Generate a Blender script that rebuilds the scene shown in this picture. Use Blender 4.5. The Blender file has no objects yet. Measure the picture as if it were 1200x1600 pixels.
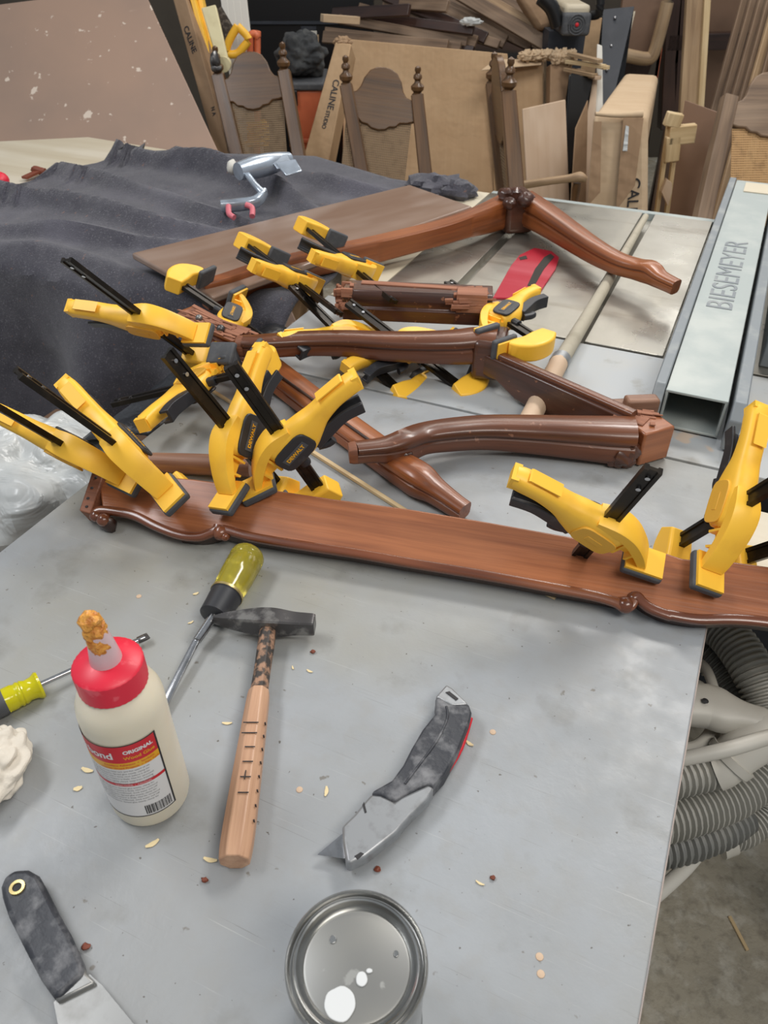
import bpy, math, random
from mathutils import Vector, Matrix, noise
V = Vector
random.seed(7)
SC = bpy.context.scene
COL = SC.collection

# ---------------------------------------------------------------- camera
TH = math.radians(38.66); FP = 1200.0; CZ = 1.47; TZ = 0.86
SN, CS = math.sin(TH), math.cos(TH)
cam = bpy.data.cameras.new('camera'); camo = bpy.data.objects.new('camera', cam); COL.objects.link(camo)
camo.location = (0, 0, CZ); camo.rotation_euler = (math.radians(90) - TH, 0, 0)
cam.sensor_fit = 'VERTICAL'; cam.sensor_height = 36; cam.lens = 27.0; cam.clip_start = 0.02
cam.dof.use_dof = True; cam.dof.focus_distance = 0.85; cam.dof.aperture_fstop = 14
SC.camera = camo
# ---------------------------------------------------------------- world and lamps
w = bpy.data.worlds.new('world'); SC.world = w; w.use_nodes = True
w.node_tree.nodes['Background'].inputs[0].default_value = (0.86, 0.93, 1.0, 1)
w.node_tree.nodes['Background'].inputs[1].default_value = 0.34
def area(name, loc, target, sx, sy, power, col):
    l = bpy.data.lights.new(name, 'AREA'); l.shape = 'RECTANGLE'; l.size = sx; l.size_y = sy
    l.energy = power; l.color = col
    o = bpy.data.objects.new(name, l); COL.objects.link(o); o.location = loc
    o.rotation_euler = (V(target) - V(loc)).to_track_quat('-Z', 'Y').to_euler()
    return o
area('ceiling_tube_light', (1.3, 2.3, 3.1), (0.4, 1.2, 0.8), 1.3, 0.35, 46, (1, 0.97, 0.93))
area('ceiling_tube_light', (-1.6, 1.0, 3.1), (-0.1, 0.8, 0.8), 1.4, 0.5, 34, (0.97, 0.98, 1))
area('ceiling_tube_light', (1.0, -0.6, 3.0), (0.0, 2.6, 0.4), 1.6, 0.6, 36, (1, 0.95, 0.88))
area('ceiling_tube_light', (0.6, 4.4, 3.2), (0.3, 3.0, 0.2), 2.2, 0.5, 26, (1, 0.93, 0.84))
area('added_reflection_light', (2.3, 5.75, 2.55), (0.6, 1.6, 0.86), 2.4, 0.9, 20, (1, 0.97, 0.92))  # added lamp out of view, gives the iron saw top a bright reflection
vs = SC.view_settings
vs.view_transform = 'Standard'; vs.look = 'None'; vs.gamma = 1.0; vs.use_curve_mapping = False
vs.exposure = -0.05

# ---------------------------------------------------------------- pixel helpers (where a ray of the photograph meets a plane)
def ray(px, py):
    u = (px - 600) / FP; v = (py - 800) / FP
    return V((u, CS - v * SN, -SN - v * CS))
def U(px, py, z=0.0):
    d = ray(px, py); t = (TZ + z - CZ) / d.z
    return V((0, 0, CZ)) + d * t
def UY(px, py, Y):
    d = ray(px, py); return V((0, 0, CZ)) + d * (Y / d.y)
def on_plane(px, py, o, n):
    d = ray(px, py); c = V((0, 0, CZ)); return c + d * ((o - c).dot(n) / d.dot(n))
PH = math.radians(24.5)
E1 = V((math.cos(PH), -math.sin(PH), 0)); D1 = V((math.sin(PH), math.cos(PH), 0)); Z1 = V((0, 0, 1))
def W(a, b, z=0.0): return E1 * a + D1 * b + Z1 * (TZ + z)        # bench axes
BM = Matrix.Rotation(-PH, 4, 'Z')
def frame(o, x, z):
    x = x.normalized(); y = z.cross(x).normalized(); z = x.cross(y)
    return Matrix(((x.x, y.x, z.x, o.x), (x.y, y.y, z.y, o.y), (x.z, y.z, z.z, o.z), (0, 0, 0, 1)))
XZ = Matrix(((1, 0, 0, 0), (0, 0, -1, 0), (0, 1, 0, 0), (0, 0, 0, 1)))   # 2D outline (x,y) -> (x,z)
I4 = Matrix.Identity(4)

# ---------------------------------------------------------------- mesh builder
def catmull(P, n):
    out = []
    for i in range(len(P) - 1):
        p0 = P[max(i - 1, 0)]; p1 = P[i]; p2 = P[i + 1]; p3 = P[min(i + 2, len(P) - 1)]
        for k in range(n):
            t = k / n
            out.append([0.5 * (2 * b + (c - a) * t + (2 * a - 5 * b + 4 * c - d) * t * t + (3 * b - a - 3 * c + d) * t ** 3)
                        for a, b, c, d in zip(p0, p1, p2, p3)])
    out.append(list(P[-1])); return out
RND = [(0.5 * math.cos(a) * (abs(math.cos(a)) ** -0.35 if abs(math.cos(a)) > .01 else 1), 0.5 * math.sin(a) * (abs(math.sin(a)) ** -0.35 if abs(math.sin(a)) > .01 else 1)) for a in [math.tau * i / 16 for i in range(16)]]
CIR = [(0.5 * math.cos(math.tau * i / 16), 0.5 * math.sin(math.tau * i / 16)) for i in range(16)]
SQR = [(-.5, -.42), (-.42, -.5), (.42, -.5), (.5, -.42), (.5, .42), (.42, .5), (-.42, .5), (-.5, .42)]
# moulded rail section: a raised bead, a groove and a flat
MLD = [(-.5, -.42), (-.42, -.5), (.42, -.5), (.5, -.4), (.5, .12), (.44, .17), (.44, .22), (.5, .27), (.46, .42), (.36, .5), (-.42, .5), (-.5, .42)]
class MB:
    def __init__(s): s.v = []; s.f = []; s.g = []
    def add(s, vs_, fs, M=None, gr=None):
        b = len(s.v)
        for i, p in enumerate(vs_):
            p = V(p); s.g.append(tuple(gr[i]) if gr else tuple(p)); s.v.append(M @ p if M else p)
        for f in fs: s.f.append([b + i for i in f])
        return s
    def box(s, c, d, M=None):
        x, y, z = c; a, b, h = d[0] / 2, d[1] / 2, d[2] / 2
        vs_ = [(x + i * a, y + j * b, z + k * h) for k in (-1, 1) for j in (-1, 1) for i in (-1, 1)]
        return s.add(vs_, [(0, 2, 3, 1), (4, 5, 7, 6), (0, 1, 5, 4), (2, 6, 7, 3), (0, 4, 6, 2), (1, 3, 7, 5)], M)
    def prism(s, pts, z0, z1, M=None):
        ar = sum(pts[i][0] * pts[(i + 1) % len(pts)][1] - pts[(i + 1) % len(pts)][0] * pts[i][1] for i in range(len(pts)))
        if ar < 0: pts = pts[::-1]
        n = len(pts)
        vs_ = [(p[0], p[1], z0) for p in pts] + [(p[0], p[1], z1) for p in pts]
        fs = [tuple(range(n))[::-1], tuple(range(n, 2 * n))] + [(i, (i + 1) % n, n + (i + 1) % n, n + i) for i in range(n)]
        return s.add(vs_, fs, M)
    def lathe(s, prof, n=24, M=None, cap=True):
        vs_ = []; gr = []; fs = []
        for r, z in prof:
            for i in range(n):
                a = math.tau * i / n; vs_.append((r * math.cos(a), r * math.sin(a), z)); gr.append((z, r * math.cos(a), r * math.sin(a)))
        m = len(prof)
        for j in range(m - 1):
            for i in range(n):
                k = (i + 1) % n; fs.append((j * n + i, j * n + k, (j + 1) * n + k, (j + 1) * n + i))
        if cap and prof[0][0] > 1e-5: fs.append(tuple(range(n))[::-1])
        if cap and prof[-1][0] > 1e-5: fs.append(tuple((m - 1) * n + i for i in range(n)))
        return s.add(vs_, fs, M, gr)
    def sweep(s, path, sizes, sect=RND, up=Z1, n=6, cap=True, M=None):
        rows = [list(p) + list(q) for p, q in zip(path, sizes)]
        rows = catmull(rows, n) if n > 1 else rows
        vs_ = []; gr = []; fs = []; L = 0; m = len(sect); prev = None
        for i, r in enumerate(rows):
            p = V(r[:3]); a = V(rows[max(i - 1, 0)][:3]); b = V(rows[min(i + 1, len(rows) - 1)][:3])
            t = (b - a).normalized(); x = t.cross(up)
            if x.length < .05: x = prev if prev is not None else t.orthogonal()
            x = x.normalized(); y = x.cross(t).normalized(); prev = x
            if i: L += (p - V(rows[i - 1][:3])).length
            for q in sect:
                vs_.append(p + x * q[0] * r[3] + y * q[1] * r[4]); gr.append((L, q[0] * r[3], q[1] * r[4]))
        k = len(rows)
        for j in range(k - 1):
            for i in range(m):
                e = (i + 1) % m; fs.append((j * m + i, j * m + e, (j + 1) * m + e, (j + 1) * m + i))
        if cap: fs.append(tuple(range(m))[::-1]); fs.append(tuple((k - 1) * m + i for i in range(m)))
        return s.add(vs_, fs, M, gr)
    def tube(s, pts, r, n=5, sect=CIR, M=None):
        rs = r if isinstance(r, (list, tuple)) else [r] * len(pts)
        return s.sweep(pts, [(2 * q, 2 * q) for q in rs], sect, n=n, M=M)
    def ball(s, c, r, n=14, m=9, bump=0, seed=0, fq=1.0, M=None):
        r = (r, r, r) if isinstance(r, (int, float)) else r
        vs_ = []; fs = []
        for j in range(m + 1):
            t = math.pi * j / m
            for i in range(n):
                a = math.tau * i / n; d = V((math.sin(t) * math.cos(a), math.sin(t) * math.sin(a), math.cos(t)))
                k = 1 + bump * noise.noise(d * fq + V((seed, seed * 2.3, 0))) if bump else 1
                vs_.append((c[0] + d.x * r[0] * k, c[1] + d.y * r[1] * k, c[2] + d.z * r[2] * k))
        for j in range(m):
            for i in range(n):
                e = (i + 1) % n; fs.append((j * n + i, (j + 1) * n + i, (j + 1) * n + e, j * n + e))
        return s.add(vs_, fs, M)
    def grid(s, fn, nu, nv, th=0.0, close=False):
        vs_ = [fn(i / nu, j / nv) for j in range(nv + 1) for i in range(nu + 1)]
        fs = [(j * (nu + 1) + i, j * (nu + 1) + i + 1, (j + 1) * (nu + 1) + i + 1, (j + 1) * (nu + 1) + i) for j in range(nv) for i in range(nu)]
        return s.add(vs_, fs)
    def build(s, name, m, parent=None, smooth=True, bevel=0, sub=0, solid=0, kind=None, seg=2):
        me = bpy.data.meshes.new(name); vs_ = s.v; loc = V((0, 0, 0))
        if parent is None:
            mx = [max(p[i] for p in vs_) for i in range(3)]; mn = [min(p[i] for p in vs_) for i in range(3)]
            loc = V(((mx[0] + mn[0]) / 2, (mx[1] + mn[1]) / 2, mn[2])); vs_ = [p - loc for p in vs_]
        me.from_pydata([tuple(p) for p in vs_], [], s.f)
        at = me.attributes.new('gr', 'FLOAT_VECTOR', 'POINT')
        at.data.foreach_set('vector', [c for g in s.g for c in g])
        me.update(); o = bpy.data.objects.new(name, me); COL.objects.link(o); o.location = loc
        if m: me.materials.append(m)
        if smooth:
            me.polygons.foreach_set('use_smooth', [True] * len(me.polygons)); me.set_sharp_from_angle(angle=math.radians(38))
        if parent is not None:
            o.parent = parent; o.matrix_parent_inverse = Matrix.LocRotScale(parent.location, parent.rotation_euler, parent.scale).inverted()
        if solid:
            q = o.modifiers.new('solid', 'SOLIDIFY'); q.thickness = solid; q.offset = -1
        if bevel:
            q = o.modifiers.new('bevel', 'BEVEL'); q.width = bevel; q.segments = seg; q.limit_method = 'ANGLE'; q.angle_limit = math.radians(35); q.harden_normals = False
        if sub:
            q = o.modifiers.new('sub', 'SUBSURF'); q.levels = sub; q.render_levels = sub
        if kind: o['kind'] = kind
        return o
def tag(o, label, cat, group=None):
    o['label'] = label; o['category'] = cat
    if group: o['group'] = group
    return o
def thing(name, label, cat, loc=(0, 0, 0), group=None):
    o = bpy.data.objects.new(name, None); COL.objects.link(o); o.location = loc; o.empty_display_size = .03
    return tag(o, label, cat, group)
def text(s, name, size, m, M, parent=None, depth=0.0003, bend=None, align='CENTER', sx=1.0, bold=0.0):
    c = bpy.data.curves.new(name, 'FONT'); c.body = s; c.size = size; c.extrude = depth; c.align_x = align; c.align_y = 'CENTER'; c.offset = bold
    t = bpy.data.objects.new(name + '_tmp', c); COL.objects.link(t); bpy.context.view_layer.update()
    me = bpy.data.meshes.new_from_object(t.evaluated_get(bpy.context.evaluated_depsgraph_get()))
    bpy.data.objects.remove(t)
    mb = MB(); vs_ = [V((v.co.x * sx, v.co.y, v.co.z)) for v in me.vertices]
    if bend: vs_ = [bend(v) for v in vs_]
    mb.add(vs_, [tuple(p.vertices) for p in me.polygons], M); bpy.data.meshes.remove(me)
    return mb.build(name, m, parent, smooth=False)

# ---------------------------------------------------------------- materials
def hx(r, g, b):
    f = lambda c: (c / 255 / 12.92) if c / 255 <= .04045 else ((c / 255 + .055) / 1.055) ** 2.4
    return (f(r), f(g), f(b), 1)
class Mat:
    def __init__(s, name, col, rough=.5, metal=0, spec=.5, coat=0):
        s.m = bpy.data.materials.new(name); s.m.use_nodes = True; s.t = s.m.node_tree; s.b = s.t.nodes['Principled BSDF']
        s.b.inputs['Base Color'].default_value = col; s.b.inputs['Roughness'].default_value = rough
        s.b.inputs['Metallic'].default_value = metal; s.b.inputs['Specular IOR Level'].default_value = spec
        s.b.inputs['Coat Weight'].default_value = coat; s.b.inputs['Coat Roughness'].default_value = .15
        s.col = col; s.c = None; s.h = None; s.a = s.t.nodes.new('ShaderNodeAttribute'); s.a.attribute_name = 'gr'
    def n(s, t): return s.t.nodes.new(t)
    def map(s, sc, rot=(0, 0, 0), loc=(0, 0, 0)):
        q = s.n('ShaderNodeMapping'); q.inputs['Scale'].default_value = sc; q.inputs['Rotation'].default_value = rot; q.inputs['Location'].default_value = loc
        s.t.links.new(s.a.outputs['Vector'], q.inputs['Vector']); return q.outputs[0]
    def noise(s, sc, scale=(1, 1, 1), det=4, rot=(0, 0, 0), lo=.4, hi=.6, dist=0, rough=.55, loc=(0, 0, 0)):
        q = s.n('ShaderNodeTexNoise'); q.inputs['Scale'].default_value = sc; q.inputs['Detail'].default_value = det
        q.inputs['Distortion'].default_value = dist; q.inputs['Roughness'].default_value = rough
        s.t.links.new(s.map(scale, rot, loc), q.inputs['Vector'])
        r = s.n('ShaderNodeMapRange'); r.inputs[1].default_value = lo; r.inputs[2].default_value = hi; s.t.links.new(q.outputs['Fac'], r.inputs[0]); return r.outputs[0]
    def mix(s, fac, col, k=1.0):
        if k != 1.0:
            mu = s.n('ShaderNodeMath'); mu.operation = 'MULTIPLY'; mu.inputs[1].default_value = k; s.t.links.new(fac, mu.inputs[0]); fac = mu.outputs[0]
        q = s.n('ShaderNodeMix'); q.data_type = 'RGBA'; s.t.links.new(fac, q.inputs[0])
        if s.c: s.t.links.new(s.c, q.inputs[6])
        else: q.inputs[6].default_value = s.col
        q.inputs[7].default_value = col; s.c = q.outputs[2]; s.t.links.new(s.c, s.b.inputs['Base Color']); return s
    def rough(s, fac, a, b):
        r = s.n('ShaderNodeMapRange'); r.inputs[3].default_value = a; r.inputs[4].default_value = b
        s.t.links.new(fac, r.inputs[0]); s.t.links.new(r.outputs[0], s.b.inputs['Roughness']); return s
    def bump(s, fac, st=.3, d=.002):
        q = s.n('ShaderNodeBump'); q.inputs['Strength'].default_value = st; q.inputs['Distance'].default_value = d
        s.t.links.new(fac, q.inputs['Height'])
        if s.h: s.t.links.new(s.h, q.inputs['Normal'])
        s.h = q.outputs[0]; s.t.links.new(s.h, s.b.inputs['Normal']); return s
def wood(name, c, dark, light, rough=.3, coat=0.0, sc=60, st=.12, wear=None):
    q = Mat(name, c, rough, coat=coat)
    q.mix(q.noise(sc, (.05, 1, 1), 5, dist=.4, lo=.35, hi=.7), dark, .75)
    q.mix(q.noise(sc * 3.5, (.03, 1, 1), 3, lo=.5, hi=.75), dark, .5)
    q.mix(q.noise(9, (.4, 1, 1), 2, lo=.5, hi=.75), light, .55)
    if wear: q.mix(q.noise(70, (1, 1, 1), 6, lo=.66, hi=.7), wear, .7)
    q.bump(q.noise(sc * 3, (.03, 1, 1), 3), st, .001)
    return q.m
M = {}
M['mahog'] = wood('mahogany', hx(168, 104, 66), hx(116, 66, 42), hx(182, 120, 80), .34, .25, 70)
M['mahog_orange'] = wood('orange_mahogany', hx(150, 86, 46), hx(88, 46, 24), hx(162, 98, 56), .34, .25, 60)
M['mahog_dark'] = wood('dark_mahogany', hx(84, 50, 36), hx(44, 25, 19), hx(108, 68, 48), .32, .35, 60, wear=hx(150, 100, 70))
M['mahog_leg'] = wood('mahogany_leg', hx(112, 64, 38), hx(54, 29, 18), hx(134, 80, 48), .34, .3, 55, wear=hx(150, 105, 80))
M['bead'] = wood('bead_wood', hx(122, 68, 42), hx(62, 32, 22), hx(176, 112, 76), .25, .5, 60)
M['raw_wood'] = wood('broken_wood', hx(172, 118, 92), hx(104, 62, 44), hx(196, 150, 122), .8, 0, 90, .5)
M['cleat'] = wood('cleat_wood', hx(140, 88, 62), hx(84, 48, 32), hx(170, 120, 92), .6, 0, 60, .3)
M['leaf'] = wood('dusty_brown_panel', hx(146, 122, 106), hx(124, 96, 78), hx(168, 150, 138), .26, .3, 7, .03)
M['pine'] = wood('pine', hx(214, 190, 148), hx(176, 146, 102), hx(232, 214, 180), .6, 0, 50, .15)
M['walnut'] = wood('chair_walnut', hx(104, 72, 40), hx(58, 40, 24), hx(118, 86, 54), .38, .15, 50)
M['strip'] = wood('dark_strip_wood', hx(132, 108, 86), hx(82, 64, 50), hx(168, 144, 120), .6, 0, 60)
M['strip2'] = wood('pale_strip_wood', hx(176, 148, 114), hx(122, 96, 70), hx(204, 180, 148), .55, 0, 60)
M['ham'] = wood('hammer_handle_wood', hx(206, 164, 132), hx(160, 116, 88), hx(222, 184, 154), .5, .1, 80)
M['dowelw'] = wood('old_turned_wood', hx(150, 110, 86), hx(98, 66, 50), hx(170, 134, 110), .5, 0, 70)
# painted bench
q = Mat('grey_painted_top', hx(158, 162, 166), .42)
q.mix(q.noise(3.2, det=6, lo=.40, hi=.68), hx(142, 143, 142), .8)
q.mix(q.noise(2.1, det=5, lo=.50, hi=.72, loc=(5, 2, 0)), hx(146, 140, 120), .75)
q.mix(q.noise(14, det=6, lo=.58, hi=.72), hx(118, 116, 108), .5)
q.mix(q.noise(42, det=6, lo=.5, hi=.75), hx(150, 150, 148), .6)
q.mix(q.noise(9, (1, 60, 1), 3, rot=(0, 0, .6), lo=.68, hi=.72), hx(186, 187, 186), .35)
q.mix(q.noise(7, (1, 90, 1), 3, rot=(0, 0, -.9), lo=.69, hi=.72), hx(116, 114, 108), .45)
q.mix(q.noise(9, (1, 90, 1), 3, rot=(0, 0, .25), lo=.70, hi=.73), hx(112, 112, 108), .45)
q.mix(q.noise(8, (1, 100, 1), 3, rot=(0, 0, 1.2), lo=.70, hi=.73, loc=(3, 1, 0)), hx(120, 116, 108), .45)
q.mix(q.noise(6, (1, 120, 1), 3, rot=(0, 0, 2.3), lo=.70, hi=.73, loc=(1, 4, 0)), hx(190, 190, 188), .4)
q.mix(q.noise(170, det=2, lo=.72, hi=.76), hx(80, 72, 62), .8)
q.mix(q.noise(60, det=3, lo=.70, hi=.74), hx(104, 96, 84), .7)
q.rough(q.noise(20, det=5), .38, .55); q.bump(q.noise(120, det=3), .06, .001)
M['bench'] = q.m
q = Mat('grey_laminate', hx(168, 172, 174), .4)
q.mix(q.noise(5, det=5, lo=.45, hi=.7), hx(180, 174, 160), .6); q.mix(q.noise(16, det=5, lo=.6, hi=.7), hx(140, 136, 128), .6)
q.mix(q.noise(7, det=3, lo=.62, hi=.64, loc=(2, 7, 0)), hx(196, 174, 152), .8)
M['laminate'] = q.m
q = Mat('machined_iron', hx(186, 183, 174), .27, .85)
q.mix(q.noise(3, det=6, lo=.4, hi=.7), hx(146, 141, 130), .8); q.mix(q.noise(18, (1, .25, 1), 5, lo=.5, hi=.7), hx(190, 186, 174), .6)
q.mix(q.noise(8, (.3, 2, 1), 5, lo=.55, hi=.7, rot=(0, 0, .3)), hx(134, 122, 104), .7)
q.rough(q.noise(6, det=6, lo=.3, hi=.7), .2, .45); M['iron'] = q.m
M['seam'] = Mat('seam_dark', hx(48, 44, 38), .8).m
def plain(name, c, rough=.5, metal=0, c2=None, sc=30, k=.5, coat=0, lo=.5, hi=.7, bump=0):
    q = Mat(name, c, rough, metal, coat=coat)
    if c2: q.mix(q.noise(sc, det=5, lo=lo, hi=hi), c2, k)
    if bump: q.bump(q.noise(sc, det=4), bump, .002)
    return q.m
M['yellow'] = plain('yellow_plastic', hx(255, 198, 62), .42, 0, hx(226, 164, 52), 26, .35, lo=.58, hi=.75)
M['yellow2'] = plain('embossed_yellow', hx(232, 176, 62), .5)
M['black'] = plain('black_plastic', hx(42, 43, 47), .45, 0, hx(96, 96, 96), 50, .35, lo=.6, hi=.75)
M['rubber'] = plain('grey_rubber', hx(74, 76, 80), .65, 0, hx(110, 110, 108), 60, .4)
M['barm'] = plain('clamp_bar_steel', hx(42, 38, 34), .3, .7, hx(86, 74, 62), 30, .5)
M['steel'] = plain('steel', hx(190, 190, 192), .22, 1, hx(120, 118, 114), 40, .5)
M['dark_steel'] = plain('blackened_steel', hx(92, 90, 90), .38, .8, hx(170, 168, 164), 55, .6, lo=.5, hi=.65)
M['castgrey'] = plain('cast_alloy', hx(160, 162, 164), .4, .6, hx(110, 108, 106), 70, .4)
M['grip'] = plain('scuffed_black_grip', hx(52, 54, 60), .5, 0, hx(140, 140, 142), 45, .75, lo=.48, hi=.68, bump=.2)
M['tin'] = plain('tin_lid', hx(186, 186, 184), .24, .95, hx(140, 138, 134), 25, .4)
q = Mat('tin_lid_centre', hx(140, 140, 138), .42, .75); q.mix(q.noise(60, det=4, lo=.66, hi=.7), hx(190, 190, 186), .7); q.mix(q.noise(9, det=3), hx(160, 158, 150), .4); M['tinc'] = q.m
M['paint_white'] = plain('white_paint', hx(214, 216, 216), .4)
M['label_white'] = plain('paper_white', hx(226, 224, 222), .5)
M['label_red'] = plain('label_red', hx(206, 30, 44), .4)
M['label_gold'] = plain('label_gold', hx(232, 170, 30), .4)
M['ink'] = plain('ink', hx(40, 38, 40), .6)
M['ink_grey'] = plain('ink_grey', hx(110, 108, 112), .6)
q = Mat('glue_bottle_plastic', hx(226, 218, 198), .35); q.b.inputs['Subsurface Weight'].default_value = .25; q.b.inputs['Subsurface Radius'].default_value = (.02, .015, .01)
q.mix(q.noise(12, det=3), hx(216, 204, 176), .4); M['bottle'] = q.m
q = Mat('red_cap_plastic', hx(224, 36, 62), .4); q.mix(q.noise(90, det=4, lo=.6, hi=.7), hx(240, 110, 120), .5); M['redcap'] = q.m
q = Mat('cloudy_nozzle', hx(232, 206, 210), .3); q.b.inputs['Transmission Weight'].default_value = .25; M['nozzle'] = q.m
q = Mat('dried_glue', hx(226, 160, 70), .35); q.mix(q.noise(150, det=2), hx(190, 110, 40), .8); q.bump(q.noise(200), .5); M['glue'] = q.m
q = Mat('amber_handle', hx(200, 186, 70), .12); q.b.inputs['Transmission Weight'].default_value = .6; q.b.inputs['IOR'].default_value = 1.45
q.mix(q.noise(40, det=6, lo=.55, hi=.75), hx(222, 214, 160), .35); M['amber'] = q.m
q = Mat('yellow_acrylic', hx(232, 222, 20), .1); q.b.inputs['Transmission Weight'].default_value = .35; M['acryl'] = q.m
q = Mat('blanket_felt', hx(76, 75, 82), .95, spec=.1)
q.mix(q.noise(26, det=6, lo=.4, hi=.7), hx(60, 59, 68), .8); q.mix(q.noise(260, det=3, lo=.56, hi=.72), hx(126, 124, 130), .6); q.mix(q.noise(6, det=4, lo=.5, hi=.7), hx(98, 96, 106), .5)
q.mix(q.noise(90, (1, .3, 1), 3, lo=.68, hi=.72), hx(132, 98, 84), .6)
q.bump(q.noise(420, det=4, lo=.2, hi=.8), .5, .003); q.b.inputs['Sheen Weight'].default_value = .25; M['felt'] = q.m
def cardb(name, c, c2):
    q = Mat(name, c, .75, spec=.2); q.mix(q.noise(4, det=5, lo=.4, hi=.7), c2, .6); q.mix(q.noise(60, (.05, 1, 1), 2), c2, .2)
    q.bump(q.noise(7, det=3), .25, .01); return q.m
M['card'] = cardb('cardboard', hx(186, 156, 122), hx(168, 136, 102))
M['card2'] = cardb('pale_cardboard', hx(200, 176, 146), hx(180, 152, 120))
M['card3'] = cardb('dull_cardboard', hx(162, 134, 106), hx(140, 112, 86))
q = Mat('brown_hardboard', hx(170, 142, 124), .6, spec=.3); q.mix(q.noise(2.2, det=4, lo=.4, hi=.7), hx(154, 132, 118), .8); q.mix(q.noise(16, det=3, lo=.665, hi=.69), hx(222, 206, 190), .9); q.mix(q.noise(30, det=3, lo=.69, hi=.71, loc=(1, 1, 1)), hx(214, 198, 182), .7)
q.mix(q.noise(8, (1, .3, 1), 5, lo=.66, hi=.72, loc=(3, 0, 0)), hx(206, 180, 160), .6); M['hardboard'] = q.m
M['ply'] = wood('pale_plywood', hx(206, 180, 154), hx(190, 160, 130), hx(222, 200, 176), .6, 0, 14, .05)
M['tabletop'] = wood('beige_tabletop', hx(206, 196, 174), hx(188, 174, 148), hx(218, 210, 194), .5, 0, 12, .05)
M['cream'] = plain('cream_foam', hx(220, 208, 166), .7, 0, hx(196, 180, 138), 20, .4)
M['white'] = plain('dull_white', hx(222, 218, 208), .5)
M['orange'] = plain('orange_plastic', hx(216, 116, 78), .45, 0, hx(190, 92, 60), 10, .5)
M['blackcab'] = plain('black_cabinet', hx(17, 17, 19), .4)
M['navy'] = plain('navy_panel', hx(48, 52, 60), .5, 0, hx(70, 72, 78), 12, .5)
M['darkcloth'] = plain('dark_cloth', hx(52, 54, 56), .9, 0, hx(96, 96, 94), 14, .6, bump=.4)
M['cane'] = plain('woven_cane', hx(128, 106, 80), .7, 0, hx(96, 76, 54), 40, .6)
M['cane2'] = plain('golden_cane', hx(178, 140, 94), .7, 0, hx(128, 96, 60), 30, .6)
M['darkbrown'] = wood('dark_brown_frame', hx(58, 36, 28), hx(34, 20, 16), hx(78, 52, 40), .4, .2, 40)
M['worn'] = plain('worn_edge', hx(170, 156, 148), .6, 0, hx(140, 140, 142), 30, .9)
M['mdf'] = plain('brown_board', hx(126, 98, 78), .6, 0, hx(108, 82, 64), 5, .5)
M['fence'] = plain('galvanised_tube', hx(160, 168, 166), .45, .2, hx(188, 192, 186), 9, .6)
M['face'] = plain('grey_fence_face', hx(124, 130, 134), .5, .2, hx(160, 162, 160), 16, .7)
M['dust'] = plain('sawdust_rod', hx(174, 166, 148), .8, 0, hx(148, 140, 122), 20, .6)
q = Mat('concrete_floor', hx(176, 168, 150), .7); q.mix(q.noise(3, det=7, lo=.4, hi=.7), hx(140, 134, 120), .9); q.mix(q.noise(4, det=6, lo=.56, hi=.62, loc=(4, 1, 0)), hx(216, 216, 208), .8)
q.mix(q.noise(5, det=5, lo=.6, hi=.7, loc=(1, 8, 0)), hx(150, 128, 92), .8); q.mix(q.noise(24, det=6, lo=.5, hi=.7), hx(206, 202, 190), .6); q.mix(q.noise(50, det=4, lo=.5, hi=.7), hx(110, 104, 92), .5); q.bump(q.noise(30, det=5), .3, .004); M['floor'] = q.m
M['wall'] = plain('dim_wall', hx(92, 84, 74), .8, 0, hx(66, 60, 54), 2, .6)
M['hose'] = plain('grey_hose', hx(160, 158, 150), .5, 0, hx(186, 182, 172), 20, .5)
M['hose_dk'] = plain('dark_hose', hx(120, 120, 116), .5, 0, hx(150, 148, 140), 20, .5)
M['hose_fit'] = plain('grey_fitting', hx(196, 192, 182), .5, 0, hx(176, 170, 158), 12, .5)
q = Mat('milky_bag', hx(214, 216, 214), .3); q.b.inputs['Transmission Weight'].default_value = .15; q.mix(q.noise(9, det=5), hx(184, 188, 188), .6); q.bump(q.noise(12, det=3, dist=1), .4, .01); M['bag'] = q.m
M['blackbag'] = plain('black_rubbery_sheet', hx(36, 38, 42), .4, 0, hx(74, 76, 80), 25, .5, bump=.6)
M['kraft'] = plain('brown_paper', hx(176, 148, 120), .75, 0, hx(150, 122, 96), 12, .5, bump=.3)
q = Mat('rag_cotton', hx(216, 208, 194), .9, spec=.1); q.mix(q.noise(14, det=4, lo=.5, hi=.7), hx(208, 196, 150), .6); q.mix(q.noise(9, det=3, lo=.66, hi=.72), hx(180, 128, 92), .6); q.bump(q.noise(60, det=4), .3); M['rag'] = q.m
q = Mat('red_insert', hx(178, 34, 54), .35, .2); q.mix(q.noise(9, (1, .1, 1), 4, lo=.5, hi=.7), hx(206, 110, 120), .55); M['red'] = q.m
M['pinkp'] = plain('pink_plastic', hx(206, 110, 120), .4)
M['shaving'] = plain('pale_shaving', hx(226, 206, 160), .6)
M['chip'] = plain('red_brown_chip', hx(120, 60, 40), .6)
M['silver'] = plain('silver_sleeve', hx(184, 194, 206), .25, .6, hx(130, 136, 144), 16, .6)
M['putty'] = plain('putty_blade', hx(150, 150, 148), .38, .7, hx(112, 110, 106), 30, .6)
M['brass'] = plain('brass', hx(196, 176, 120), .35, .8)
q = Mat('hammer_tar', hx(60, 54, 50), .6); q.mix(q.noise(120, det=4, lo=.45, hi=.6), hx(168, 130, 104), .9); M['tar'] = q.m

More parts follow.
